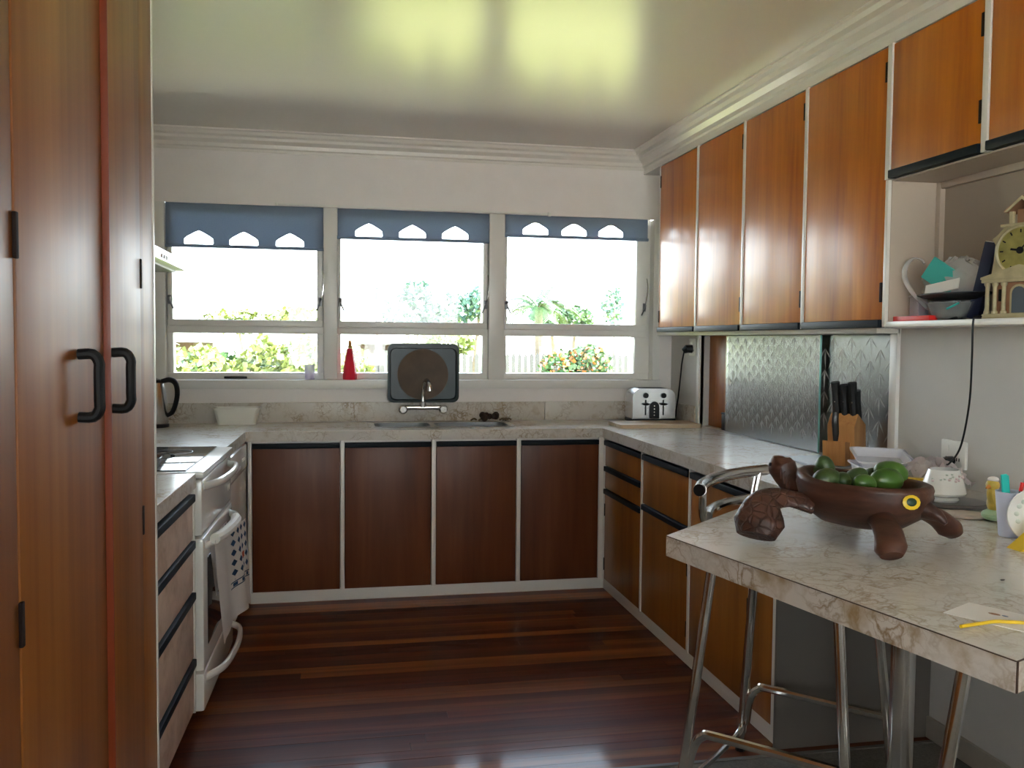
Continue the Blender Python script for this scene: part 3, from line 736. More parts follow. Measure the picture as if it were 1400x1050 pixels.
# ------------------------------------------------------------------ pantry
PR = PI / 2 - .0101
pt = thing('pantry_cupboard', 'tall varnished timber pantry cupboard at the left edge of the picture', 'cupboard', (-.4403 - .0101 * 1.1, .4, 0), PR)
PB = 1.96   # its far end, along its front from y = .4
bm = bmesh.new()
box(bm, 0, PB, .024, .62, 0, 2.50)
obj('carcass', bm, 'wood_pan', pt)
def yy(v): return v - .4
obj('stile', bx(yy(2.152), yy(2.345), 0, .023, .0, 2.505, .002), 'wood_pan', pt)
obj('stile', bx(yy(1.02), yy(1.388), 0, .023, .0, 2.505, .002), 'wood_pan', pt)
obj('edge_strip', bx(yy(2.346), yy(2.362), -.002, .62, 0, 2.505, .002), 'cream', pt, label='cream strip closing the pantry corner')
def dpull(bm, y, z0, z1, out=.034):
    tube(bm, [(y, 0, z0), (y, -out * .7, z0), (y, -out, z0 + .014), (y, -out, z0 + .03), (y, -out, z1 - .03), (y, -out, z1 - .014), (y, -out * .7, z1), (y, 0, z1)], .0095, 10, 3)
d1 = obj('door', bx(yy(1.391), yy(1.866), -.002, .021, .08, 2.49, .003), 'wood_pan', pt)
d2 = obj('door', bx(yy(1.872), yy(2.149), -.012, .021, .08, 2.49, .003), 'wood_pan', pt)
obj('door_edge', bx(yy(1.868), yy(1.8735), -.0145, .020, .08, 2.49, .002), 'wood_edge', d2, label='red-brown edge of the slightly open pantry door')
for d, ypos in ((d1, 1.685), (d2, 1.888)):
    bm = bmesh.new(); dpull(bm, yy(ypos), 1.232, 1.342); bm.transform(Matrix.Translation((0, -.004 if d is d1 else -.012, 0)))
    obj('handle', bm, 'black', d)
for d, ypos in ((d1, 1.3895), (d2, 2.1505)):
    for hz in (1.515, .958): obj('hinge', bx(yy(ypos) - .006, yy(ypos) + .006, (-.006 if d is d1 else -.0145), 0.0, hz - .033, hz + .033, .002), 'hinge', d)

# ------------------------------------------------------------------ left run: drawers, stove, dishwasher (local x runs away from the camera)
LZ = PI / 2 - AL
p0 = left(2.255)
cabinet('drawer_unit', 'stack of four pale worn drawers between pantry and stove', 'drawers', p0, LZ, .79, .585,
        [('drawer', .075, .260), ('drawer', .264, .494), ('drawer', .498, .674), ('drawer', .678, .836)], None, 'wood_draw', stile_l=.012, stile_r=.014)
p1 = left(1.425, .02)
W_ = .755
st = thing('stove', 'white freestanding electric stove with ceramic hob and bow handles', 'stove', p1, LZ)
obj('body', bx(.004, W_ - .004, .045, .60, .03, .880, .004), 'blackgap', st)  # body coloured black; its side stands in for the gap's shade
obj('plinth', bx(.02, W_ - .02, .08, .58, 0, .03), 'black', st)
obj('hob_frame', bx(0, W_, -.008, .605, .879, .903, .008), 'enamel', st)
h = obj('hob_glass', bx(.02, W_ - .02, .055, .585, .9035, .908, .001), 'hob', st)
for (hx, hy, hr) in ((.2, .2, .09), (.55, .2, .075), (.2, .44, .075), (.55, .44, .09)):
    obj('heating_ring', lt([(hr, 0), (hr + .0025, 0), (hr + .0025, .0004), (hr, .0004), (hr, 0)], 32, (hx, hy, .9082)), 'iron', h)
def bow(bm, x0, x1, z, out=.06, r=.011):
    xm = (x0 + x1) / 2
    tube(bm, [(x0, .004, z), (x0 + .02, -.012, z), (x0 + .11, -out * .78, z + .004), (xm, -out, z + .006), (x1 - .11, -out * .78, z + .004), (x1 - .02, -.012, z), (x1, .004, z)], r, 10, 5, flat=1.35)
gd = obj('grill_door', bx(.012, W_ - .002, 0, .044, .672, .872, .012), 'enamel', st)
bm = bmesh.new(); bow(bm, .05, W_ - .10, .845); obj('handle', bm, 'enamel', gd)
od = obj('oven_door', bx(.012, W_ - .002, -.004, .044, .186, .664, .012), 'enamel', st)
obj('oven_window', bx(.09, W_ - .09, -.0065, 0, .26, .58, .002), 'hob', od)
bm = bmesh.new(); bow(bm, .05, W_ - .08, .632); obj('handle', bm, 'enamel', od)
dr = obj('drawer', bx(.012, W_ - .002, -.004, .044, .04, .178, .012), 'enamel', st)
bm = bmesh.new(); bow(bm, .06, W_ - .06, .150, .07); obj('handle', bm, 'enamel', dr)
for kx in (.66, .70): 
    bm = lt([(0, -.016), (.012, -.016), (.014, 0), (0, 0)], 14); bm.transform(Matrix.Translation((kx, -.001, .74)) @ Matrix.Rotation(-PI / 2, 4, 'X') @ Matrix.Scale(-1, 4, (0, 0, 1)))
    obj('knob', bm, 'enamel', gd)
p2 = left(.655, .006)
dw = thing('dishwasher', 'white dishwasher in the corner beside the stove', 'dishwasher', p2, LZ)
obj('body', bx(.004, .626, .03, .57, .02, .845, .003), 'enamel', dw)
d_ = obj('door', bx(.003, .627, 0, .029, .09, .72, .008), 'enamel', dw)
cp = obj('control_panel', bx(.003, .627, -.004, .029, .727, .846, .008), 'enamel', dw)
obj('kickplate', bx(.01, .62, .03, .045, .0, .088), 'cream', dw)
bm = lt([(0, -.022), (.019, -.020), (.022, 0), (0, 0)], 16); bm.transform(Matrix.Translation((.57, -.003, .785)) @ Matrix.Rotation(-PI / 2, 4, 'X') @ Matrix.Scale(-1, 4, (0, 0, 1)))
obj('dial', bm, 'plasticw', cp)
for i in range(3): obj('button', bx(.43 + .03 * i, .45 + .03 * i, -.008, -.003, .775, .79, .002), 'plasticw', cp)
obj('recess_grip', bx(.2, .38, -.006, 0, .75, .765, .002), 'greyplas', cp)
# tea towel folded over the oven door handle
tw = thing('tea_towel', 'white tea towel with blue diamond print hanging on the oven door handle', 'towel', p1 + Vector((0, .35, .4)), LZ)
def cloth(x0, x1, ztop, zbot, y0, amp, nu=22, nv=18, seed=0, slant=0., grow=1.):
    bm = bmesh.new(); uvl = bm.loops.layers.uv.new('UVMap'); rnd = random.Random(seed); ph = rnd.uniform(0, 6)
    g = [[None] * (nv + 1) for _ in range(nu + 1)]
    for i in range(nu + 1):
        for j in range(nv + 1):
            u, v = i / nu, j / nv
            f = .25 + .75 * (1 - v)
            xx = x0 + (x1 - x0) * u + slant * (1 - v) * (u - .5); z = zbot + (ztop - zbot) * v - .02 * (1 - v) * math.sin(u * 5 + ph)
            yv = y0 - .062 * grow * u ** .8 - amp * f * (math.sin(u * 9.5 + ph) + .5 * math.sin(u * 17 + 2 * ph + v * 1.5)) - .03 * f
            g[i][j] = (bm.verts.new((xx, yv, z)), u, v)
    for i in range(nu):
        for j in range(nv):
            q = (g[i][j], g[i + 1][j], g[i + 1][j + 1], g[i][j + 1])
            fc = bm.faces.new([k[0] for k in q])
            for lp, k in zip(fc.loops, q): lp[uvl].uv = (k[1], k[2])
    bmesh.ops.solidify(bm, geom=bm.faces[:], thickness=.003)
    return bm
fb = cloth(.05, .46, .648, .295, -.036, .012, seed=3, slant=.04)
o_ = obj('front_fold', fb, 'towel', tw); o_.location = (0, 0, -.4)
o_.location = (-.35 * math.cos(AL), 0, -.4)
bb = cloth(.10, .44, .640, .42, -.012, .003, seed=5, grow=.2)
o2 = obj('back_fold', bb, 'towel', tw); o2.location = o_.location
bm = bmesh.new(); tube(bm, [(.06, -.045, .652), (.13, -.062, .654), (.21, -.074, .657), (.29, -.080, .659), (.38, -.078, .657), (.45, -.066, .652)], .020, 10, 4)
o3 = obj('top_fold', bm, M['paper'], tw); o3.location = o_.location

# range hood on the left wall
hp = left(1.40)
hd = thing('range_hood', 'slim white range hood above the stove', 'range hood', (XL + .23, 3.7, 1.62))
bm = pz([(XL + .002, 1.66), (-.63, 1.655), (-.618, 1.660), (-.618, 1.700), (-.63, 1.708), (XL + .002, 1.78)], 3.37, 4.06, 'Y')
obj('canopy', bm, 'enamel', hd, True)
obj('filter', bx(XL + .06, -.65, 3.40, 4.03, 1.648, 1.659, .002), 'slate', hd, True)
for i in range(3): obj('switch', bx(-.6185, -.615, 3.52 + .05 * i, 3.55 + .05 * i, 1.668, 1.682, .001), 'greyplas', hd, True)

# ------------------------------------------------------------------ breakfast bar and stools
bb_ = thing('breakfast_bar', 'marbled breakfast bar jutting out at an angle, on a chrome post', 'breakfast bar', (1.4, 2.0, 0))
poly = [(.803, 2.066), (1.007, 1.155), (XR - .002, 1.60), (XR - .002, 2.7505), (XC + .0, 2.7505), (XC + .0, 2.662)]
obj('top', pz(poly, .851, .900), 'marble', bb_, True, smooth=None)
def edge_band(bm, a, b, z0, z1, o=.002):
    a, b = Vector(a), Vector(b); d = (b - a).normalized(); n = Vector((d.y, -d.x)) * o
    prism(bm, [tuple(a - n * .3), tuple(b - n * .3), tuple(b + n), tuple(a + n)], z0, z1)
bm = bmesh.new(); sm_ = bmesh.new()
for a, b in ((poly[1], poly[0]), (poly[0], poly[5]), (poly[2], poly[1])):
    a2, b2 = Vector(a), Vector(b); c = Vector((1.4, 2.0)); d = (b2 - a2).normalized(); n = Vector((d.y, -d.x))
    if (c - a2).dot(n) > 0: a2, b2 = b2, a2
    edge_band(bm, a2, b2, .850, .8975); edge_band(sm_, a2, b2, .8978, .8995, .0025)
obj('edging', bm, 'bar_edge', bb_, True, smooth=None); obj('edge_seam', sm_, 'seam', bb_, True, smooth=None)
obj('edge_seam', bx(1.0062, 1.0085, 1.152, 1.1545, .850, .8995), 'seam', bb_, True, smooth=None)
obj('support_post', tb([(1.455, 2.06, .012), (1.455, 2.06, .851)], .031, 24), 'chrome', bb_, True)
obj('foot_plate', lt([(0, 0), (.085, 0), (.085, .006), (.05, .012), (0, .012)], 24, (1.455, 2.06, 0)), 'chrome', bb_, True)

def make_stool(label, loc, rotz):
    """seat square to local axes; the backrest stands on the -x side"""
    t = thing('bar_stool', label, 'stool', loc, rotz, 'chrome bar stools')
    st_, sf = .175, .245
    zS = .76
    corners = [(-1, -1), (-1, 1), (1, 1), (1, -1)]
    def leg_at(c, z): 
        s = sf + (st_ - sf) * z / zS
        return Vector((c[0] * s, c[1] * s, z))
    for c in corners:
        lg = obj('leg', tb([leg_at(c, .012), leg_at(c, .25), leg_at(c, zS)], .0150, 12), 'chrome', t)
        obj('foot_cap', tb([leg_at(c, 0), leg_at(c, .022)], .0170, 10), 'black', lg)
    # two footrests along x, bent down at the back legs, and rails between the legs low down
    for s in (-1, 1):
        q = leg_at((-1, s), .24); f = leg_at((1, s), .24); lo = leg_at((-1, s), .10)
        obj('footrest', tb([lo + Vector((.012, 0, 0)), q + Vector((.016, 0, -.05)), q + Vector((.045, 0, -.008)), q + Vector((.10, 0, 0)), f + Vector((0, 0, 0))], .0135, 10, 5), 'chrome', t)
    for sx in (-1, 1):
        a, b = leg_at((sx, -1), .10), leg_at((sx, 1), .10)
        obj('rail', tb([a, a + Vector((0, .06, -.03)), b + Vector((0, -.06, -.03)), b], .010, 10, 4), 'chrome', t)
    obj('seat', pz(rrect(-.16, .16, -.16, .16, .06, 5), zS, zS + .035), 'black', t)
    # backrest: bowed top tube, flat lower bar and two posts
    zt = .955
    pts = [(-.185 - .055 * (1 - (k / 4) ** 2), .262 * k / 4, zt) for k in range(-4, 5)]
    o = obj('back_tube', tb(pts, .0185, 14, 3), 'chrome', t)
    for s in (-1, 1):
        e = Vector(pts[0 if s < 0 else -1]); d = Vector((.06, s, 0)).normalized()
        obj('end_cap', tb([e - d * .001, e + d * .006], .0175, 14), 'black', o)
    lw = [(-.185 - .045 * (1 - (k / 4) ** 2), .205 * k / 4, zt - .084) for k in range(-4, 5)]
    obj('back_bar', tb(lw, .015, 10, 3, flat=1.0), 'chrome', t)
    for s in (-1, 1):
        obj('back_post', tb([(-.193, s * .222, zt - .004), (-.20, s * .203, zt - .084), (-.185, s * .18, zS + .06), (-.165, s * .165, zS - .01)], .0115, 10, 3), 'chrome', t)
    return t
make_stool('chrome bar stool with its curved backrest showing past the angled bar end', (1.338, 2.422, 0), math.radians(-47))
make_stool('chrome bar stool of which one leg shows under the right end of the bar', (1.456, 1.425, 0), math.radians(98))

# ------------------------------------------------------------------ things on the worktops
# kettle
k = thing('kettle', 'steel electric kettle with black handle, half hidden by the pantry', 'kettle', (-.928, 5.02, .9))
obj('base', lt([(0, 0), (.078, 0), (.078, .016), (.07, .02), (0, .02)], 24), 'black', k)
obj('body', lt([(0, .021), (.074, .021), (.076, .03), (.072, .12), (.060, .20), (.052, .235), (0, .235)], 24), 'steel', k)
obj('lid', lt([(.05, .236), (.045, .25), (.02, .258), (0, .259)], 20), 'black', k)
obj('handle', tb([(.045, -.01, .243), (.09, -.015, .25), (.118, -.018, .225), (.122, -.018, .16), (.10, -.015, .085), (.07, -.01, .06)], [.012, .015, .014, .013, .013, .010], 10, 5), 'black', k)
obj('spout', tb([(-.055, 0, .19), (-.085, 0, .225)], [.02, .012], 10), 'steel', k)
# white tub
tbx = thing('plastic_tub', 'empty white plastic tub against the upstand left of the sink', 'tub', (-.515, 5.158, .9))
bm = bmesh.new()
for (h0, g) in ((0, 0),):
    a = [bm.verts.new((p[0], p[1], 0)) for p in rrect(-.10, .10, -.055, .055, .02)]
    b = [bm.verts.new((p[0], p[1], .088)) for p in rrect(-.122, .122, -.066, .066, .022)]
    c = [bm.verts.new((p[0], p[1], .088)) for p in rrect(-.117, .117, -.061, .061, .02)]
    d = [bm.verts.new((p[0], p[1], .004)) for p in rrect(-.096, .096, -.051, .051, .02)]
    ring_faces(bm, a, b); ring_faces(bm, b, c); ring_faces(bm, c, d); bm.faces.new(a[::-1]); bm.faces.new(d)
obj('tub_body', bm, 'plasticw', tbx)
bm = bmesh.new(); a = rrect(-.127, .127, -.071, .071, .024); b = rrect(-.1225, .1225, -.0665, .0665, .022)
va = [[bm.verts.new((p[0], p[1], z)) for p in q] for q, z in ((a, .080), (a, .092), (b, .092), (b, .080))]
for i in range(4): ring_faces(bm, va[i], va[(i + 1) % 4])
obj('rim', bm, 'plasticw', tbx)
# red sauce bottle on the sill
rb = thing('sauce_bottle', 'red cone-shaped sauce bottle with amber tip on the window sill', 'bottle', (.098, 5.262, 1.141))
obj('bottle_body', lt([(0, 0), (.038, 0), (.040, .01), (.037, .06), (.026, .12), (.018, .168), (.014, .18), (0, .18)], 8), 'red', rb)
obj('nozzle', lt([(.013, .181), (.010, .2), (.005, .225), (0, .226)], 12), 'tip', rb)
# lilac cup
lc = thing('glass_cup', 'small lilac glass cup on the sill at the left window', 'cup', (-.128, 5.262, 1.141))
obj('cup_body', lt([(0, 0), (.026, 0), (.030, .04), (.031, .085), (.028, .085), (.026, .04), (.02, .006), (0, .006)], 18), 'lilac', lc)
obj('foot_ring', lt([(.018, .0005), (.028, .0005), (.028, .006), (.018, .006), (.018, .0005)], 18), 'lilac', lc)
# roasting tray leaning on the window, stoneware plate in it
lean = Matrix.Rotation(math.radians(-1.2), 4, 'X')
rt = thing('roasting_tray', 'dark non-stick roasting tray propped upright behind the tap', 'tray', (.515, 5.196, 1.0115))
bm = bmesh.new(); W2, H2 = .206, .340
o1 = rrect(-W2, W2, 0, H2, .035); o2_ = rrect(-W2 + .014, W2 - .014, .014, H2 - .026, .03)
ra = [bm.verts.new((p[0], -.008, p[1])) for p in o1]; rb_ = [bm.verts.new((p[0], -.010, p[1])) for p in o2_]; rc = [bm.verts.new((p[0] * .97, .010, p[1] * .97 + .006)) for p in o2_]
rd = [bm.verts.new((p[0] * .98, .014, p[1] * .98 + .003)) for p in o2_]; re = [bm.verts.new((p[0], -.003, p[1])) for p in o1]
ring_faces(bm, ra, rb_); ring_faces(bm, rb_, rc); bm.faces.new(rc); ring_faces(bm, ra, re); ring_faces(bm, re, rd); bm.faces.new(rd[::-1])
obj('pan', bm, 'teflon', rt)
bm = lt([(0, 0), (.13, 0), (.145, .004), (.147, .010), (.142, .010), (.125, .005), (.04, .004), (0, .004)], 40)
pw = solo('stoneware_plate', bm, 'clay', 'round brown stoneware disc standing inside the upright roasting tray', 'plate', (.512, 5.204, 1.0115 + .162))
pw.rotation_euler = (PI / 2, 0, 0)
# brown scrubber behind the sink
sc = thing('pot_scrubber', 'dark brown tangled pot scrubber behind the right sink bowl', 'scrubber', (.90, 5.19, .9))
bm = bmesh.new(); rnd = random.Random(4)
for i in range(11): ball(bm, (rnd.uniform(-.045, .05), rnd.uniform(-.015, .015), rnd.uniform(.016, .038)), rnd.uniform(.014, .022), seg=8, rings=6)
obj('scrubber_body', bm, 'scrub', sc)
bm = bmesh.new()
for i in range(5):
    p = Vector((rnd.uniform(-.12, -.05) if i < 2 else rnd.uniform(.06, .14), rnd.uniform(-.01, .015), .006)); tube(bm, [p, p + Vector((.02, .004, .010)), p + Vector((.036, 0, .002))], .005, 6, 3)
obj('loose_strand', bm, 'calyx', sc)
# toaster, plug and cord
to = thing('toaster', 'polished steel four-slice toaster in the right-hand corner by the window', 'toaster', (1.855, 5.085, .9), math.radians(-4))
obj('base', bx(-.132, .132, -.09, .09, 0, .024, .008), 'black', to)
prof = [(-.128, .024)] + [(-.128 + .05 * (1 - math.cos(a)), .15 + .05 * math.sin(a)) for a in [i * PI / 12 for i in range(7)]] + [(.128 - .05 * (1 - math.sin(a)), .15 + .05 * math.cos(a)) for a in [i * PI / 12 for i in range(7)]] + [(.128, .024)]
obj('shell', pz(prof, -.085, .085, 'Y'), 'steel', to)
for sx in (-.052, .055):
    obj('slider_slot', bx(sx - .004, sx + .004, -.088, -.0845, .045, .135, .001), 'black', to)
    bm = bl((sx, -.098, .110), (.023, .012, .008)); obj('lever', bm, 'black', to)
    bm = lt([(0, -.012), (.015, -.012), (.017, 0), (0, 0)], 16); bm.transform(Matrix.Translation((sx, -.085, .16)) @ Matrix.Rotation(PI / 2, 4, 'X') @ Matrix.Scale(-1, 4, (0, 0, 1)))
    obj('knob', bm, 'black', to)
pr2 = [(-.03, .026), (.03, .026)] + [(.03 * math.cos(a), .09 + .035 * math.sin(a)) for a in [i * PI / 10 for i in range(11)]]
cpn = obj('control_panel', pz(pr2, -.092, -.084, 'Y'), 'black', to)
for i in range(4): obj('button', bl((0, -.093, .045 + .018 * i), (.004, .002, .004), seg=8, rings=6), 'chrome', cpn)
for yy_ in (-.03, .03): obj('bread_slot', bx(-.08, .08, yy_ - .012, yy_ + .012, .197, .2015), 'black', to)
def power_point(name, label, y0, y1, z0, z1):
    t = thing(name, label, 'socket', (XR, (y0 + y1) / 2, (z0 + z1) / 2), 0)
    obj('face_plate', bx(XR - .012, XR, y0, y1, z0, z1, .004), 'plasticw', t, True)
    for yv in (y0 + (y1 - y0) * .28, y0 + (y1 - y0) * .72):
        obj('switch', bx(XR - .016, XR - .012, yv - .006, yv + .006, z1 - .035, z1 - .018, .001), 'plasticw', t, True)
        for dz in (-.006, .006): obj('pin_slot', bx(XR - .0128, XR - .0118, yv - .002 + dz, yv + .002 + dz, z0 + .025, z0 + .036), 'black', t, True)
    return t
power_point('power_socket', 'white power socket on the side wall above the toaster', 4.855, 4.95, 1.295, 1.395)
power_point('power_socket', 'white power socket low on the wall behind the white pot', 2.595, 2.715, .960, 1.052)
cord_ = obj('cord', tb([(XR - .056, 4.915, 1.318), (XR - .062, 4.93, 1.25), (XR - .058, 4.96, 1.16), (XR - .045, 5.02, 1.05), (XR - .036, 5.07, .975), (XR - .034, 5.10, .915), (XR - .07, 5.15, .906)], .0045, 8, 6), 'black', to, True, label='black cord from the toaster up to the wall socket')
obj('plug', tb([(XR - .013, 4.90, 1.335), (XR - .045, 4.905, 1.335), (XR - .058, 4.915, 1.322)], [.024, .024, .017], 10), 'black', cord_, True)
# chopping board
cb = solo('chopping_board', pz(rrect(-.235, .235, -.125, .125, .018), 0, .02), 'wood_board', 'worn wooden chopping board lying in front of the toaster', 'chopping board', (1.775, 4.795, .9005), math.radians(-1))
# glass board, knife block
solo('glass_board', pz(rrect(1.80 - 1.92, 2.035 - 1.92, -.17, .17, .01), 0, .007), 'boardtop', 'thin glass cutting board lying under the knife block', 'cutting board', (1.92, 3.25, .9))
kb = thing('knife_block', 'beech knife block with black-handled knives and scissors beside the hatch', 'knife block', (1.955, 3.165, .9075), math.radians(38))
obj('block', pz([(-.035, 0), (.085, 0), (.070, .150), (-.012, .195), (-.050, .150)], -.052, .052, 'Y'), 'wood_block', kb)
obj('front_piece', pz([(-.088, 0), (-.036, 0), (-.044, .088), (-.096, .094)], -.035, .052, 'Y'), 'wood_block', kb)
ax_ = Vector((-.22, 0, .97)).normalized()
for i in range(3):
    for j in range(2):
        p = Vector((.040 - .040 * j, -.033 + .033 * i, .160 + .022 * j))
        e1 = .128 + .010 * ((i + j) % 2)
        kn = obj('knife', tb([p, p + ax_ * .03, p + ax_ * .085, p + ax_ * e1], [.014, .0165, .015, .0175], 8, 3, flat=1.15, ref=(1, 0, 0)), 'knife', kb)
        obj('rivet', bl(p + ax_ * .06 + Vector((-.016, 0, 0)), .0035, seg=6, rings=4), 'chrome', kn)
p = Vector((-.068, .012, .092))
obj('scissors', tb([p, p + Vector((.0, 0, .03)), p + Vector((-.008, 0, .075)), p + Vector((-.004, 0, .11))], [.009, .013, .014, .012], 8, 3), 'knife', kb)

# plastic tubs and tissue on the counter end
def open_tub(name, label, loc, rz, tilt, w, d, hgt, m, cat='tub', group=None):
    t = thing(name, label, cat, loc, rz, group); t.rotation_euler = (tilt[0], tilt[1], rz)
    bm = bmesh.new()
    a = [bm.verts.new((p[0], p[1], 0)) for p in rrect(-w * .86, w * .86, -d * .86, d * .86, .02)]
    b = [bm.verts.new((p[0], p[1], hgt)) for p in rrect(-w, w, -d, d, .022)]
    c = [bm.verts.new((p[0], p[1], hgt)) for p in rrect(-w + .003, w - .003, -d + .003, d - .003, .02)]
    e_ = [bm.verts.new((p[0], p[1], .003)) for p in rrect(-w * .85, w * .85, -d * .85, d * .85, .02)]
    ring_faces(bm, a, b); ring_faces(bm, b, c); ring_faces(bm, c, e_); bm.faces.new(a[::-1]); bm.faces.new(e_)
    obj('tub_body', bm, m, t)
    bm = bmesh.new(); o1 = rrect(-w - .007, w + .007, -d - .007, d + .007, .026); o2 = rrect(-w, w, -d, d, .022)
    va = [[bm.verts.new((p[0], p[1], z)) for p in q] for q, z in ((o1, hgt - .004), (o1, hgt + .002), (o2, hgt + .002), (o2, hgt - .004))]
    for i in range(4): ring_faces(bm, va[i], va[(i + 1) % 4])
    obj('rim', bm, m, t)
    return t
open_tub('plastic_container', 'lower clear plastic container behind the fruit bowl', (1.875, 2.83, .9), math.radians(-20), (0, 0), .075, .11, .05, 'tubfilm')
open_tub('plastic_container', 'upper clear plastic container tilted on top of the lower one', (1.885, 2.82, .953), math.radians(-24), (.10, .02), .088, .12, .030, 'tubfilm')
def crumple(bm, c, sx, sy, sz, seed, n=16):
    rnd = random.Random(seed); g = []
    for i in range(n + 1):
        rowv = []
        for j in range(n + 1):
            u, v = i / n * 2 - 1, j / n * 2 - 1
            e_ = max(0, 1 - (u * u + v * v) * .6)
            rowv.append(bm.verts.new((c[0] + sx * u * (1 + .1 * rnd.uniform(-1, 1)), c[1] + sy * v * (1 + .1 * rnd.uniform(-1, 1)), c[2] + sz * (e_ * .7 + .3 * rnd.random()))))
        g.append(rowv)
    for i in range(n):
        for j in range(n): bm.faces.new((g[i][j], g[i + 1][j], g[i + 1][j + 1], g[i][j + 1]))
    bmesh.ops.solidify(bm, geom=bm.faces[:], thickness=.0015)
    return bm
solo('paper_tissue', crumple(bmesh.new(), (0, 0, .002), .080, .105, .11, 11), 'pink', 'crumpled pink and white tissue beside the low wall socket', 'tissue', (1.945, 2.635, .9), .2, smooth=20)
yp = thing('sponge_packet', 'yellow packet lying behind the tail end of the fruit bowl', 'packet', (1.745, 2.455, .9), math.radians(-35))
obj('packet', pz([(-.07, 0), (.07, 0), (.075, .012), (.05, .052), (-.045, .06), (-.075, .012)], -.03, .03, 'Y'), 'yellow', yp)
obj('fold', bx(-.075, .075, -.012, .012, .058, .064, .002), 'yellow', yp)

# turtle fruit bowl: carved from one dark timber, head at +x
T0 = Vector((1.248, 1.940, .9)); TZ = math.atan2(.85, -.53)
tt = thing('turtle_bowl', 'dark carved wooden turtle-shaped fruit bowl on the breakfast bar', 'fruit bowl', T0, TZ)
A_, B_ = .160, .116
prof_o = [(.0, .038), (.35, .036), (.62, .045), (.84, .068), (.96, .095), (1.0, .118), (.985, .126), (1.0, .134), (.98, .144), (.93, .148), (.84, .144), (.80, .134), (.74, .118), (.5, .108), (0, .104)]
bm = bmesh.new(); rings = []
seg = 40
for r, z in prof_o:
    if r == 0: rings.append([bm.verts.new((0, 0, z))]); continue
    rv = []
    for q in range(seg):
        a = 2 * PI * q / seg
        ex = A_ * r * math.copysign(abs(math.cos(a)) ** .9, math.cos(a)); ey = B_ * r * math.copysign(abs(math.sin(a)) ** .9, math.sin(a))
        zz = z + (.018 * max(0, math.cos(a)) ** 2 if z > .09 else 0)
        rv.append(bm.verts.new((ex, ey, zz)))
    rings.append(rv)
for a, b in zip(rings, rings[1:]):
    if len(a) == 1:
        for q in range(seg): bm.faces.new((a[0], b[q], b[(q + 1) % seg]))
    elif len(b) == 1:
        for q in range(seg): bm.faces.new((a[q], b[0], a[(q + 1) % seg]))
    else: ring_faces(bm, a, b)
obj('shell_bowl', bm, 'turtle', tt, smooth=50)
M['turtle_scaled'] = scaled(M['turtle'])
hd_ = obj('head', tb([(.12, 0, .085), (.165, 0, .10), (.195, 0, .125), (.215, 0, .155), (.222, 0, .175), (.222, 0, .183)], [.040, .034, .031, .036, .026, .008], 18, 5), 'turtle', tt)
bm = bmesh.new()
for i in range(4): 
    c = Vector((.175 + .008 * i, 0, .106 + .012 * i)); tube(bm, [c + Vector((.0, math.sin(a) * .034, math.cos(a) * .03)) for a in [PI * 2 * q / 20 for q in range(21)]], .002, 6, caps=False)
obj('neck_ring', bm, 'turtle', hd_)
for s in (-1, 1): obj('eye', bl((.232, s * .028, .162), .005, seg=8, rings=6), 'black', hd_)
def scales(bm, pts):
    for p, n_, r in pts: ball(bm, p, (r, r * .9, r * .35), Vector(n_).to_track_quat('Z', 'Y').to_matrix(), seg=6, rings=4)
for s in (-1, 1):
    # front flipper: bent arm and broad scaly paddle down to the table
    ys = s
    pts = [(.085, .085 * ys, .085), (.125, .125 * ys, .100), (.150, .160 * ys, .098), (.156, .186 * ys, .080), (.154, .205 * ys, .048), (.150, .224 * ys, .018)]
    fp = obj('front_flipper', tb(pts, [.030, .027, .034, .048, .060, .046], 16, 5, flat=.55, ref=(0, .6 * ys, .8)), 'turtle_scaled', tt)
    pts = [(-.075, .07 * ys, .075), (-.10, .105 * ys, .072), (-.125, .135 * ys, .055), (-.142, .160 * ys, .030), (-.150, .172 * ys, .016)]
    obj('rear_flipper', tb(pts, [.029, .028, .031, .035, .024], 16, 5, flat=.66, ref=(0, .6 * ys, .8)), 'turtle', tt)
obj('tail', tb([(-.150, 0, .095), (-.178, 0, .085), (-.195, 0, .07)], [.022, .014, .005], 10, 3), 'turtle', tt)
# sticker on the rim
stk = Matrix.Translation((-.143, .063, .119))
bm = bl((0, 0, 0), (.017, .022, .0035), (Vector((-.80, .56, .2))).to_track_quat('Z', 'X').to_matrix()); bm.transform(stk); sto = obj('sticker', bm, 'yellow', tt, label='yellow oval fruit sticker with dark green centre')
bm = bl((-.001, .0018, .001), (.010, .013, .0035), (Vector((-.80, .56, .2))).to_track_quat('Z', 'X').to_matrix()); bm.transform(stk); obj('print', bm, 'stickg', sto)

# fruit in the bowl: world positions
def fruit(loc, r, yaw, tilt, label, mat='fruit', cal=True):
    t = thing('green_fruit', label, 'fruit', loc, 0, 'green fruit in the turtle bowl')
    t.rotation_euler = (0, tilt, yaw)
    bm = bmesh.new()
    prof = [(0, -1.0), (.30, -.95), (.62, -.78), (.88, -.45), (1.0, -.05), (.97, .3), (.82, .62), (.52, .88), (.22, .98), (0, 1.0)]
    lathe(bm, [(a * r * .72, b * r) for a, b in prof], 18); bm.transform(Matrix.Rotation(PI / 2, 4, 'Y'))
    obj('fruit_body', bm, mat, t)
    bm = bmesh.new()
    for q in range(4):
        a = q * PI / 2 + .3; tube(bm, [(r * .95, 0, 0), (r * 1.05, math.cos(a) * .007, math.sin(a) * .007), (r * 1.10, math.cos(a) * .012, math.sin(a) * .012)], [.005, .004, .001], 6)
    if cal: obj('calyx', bm, 'calyx', t)
    else: bm.free()
    return t

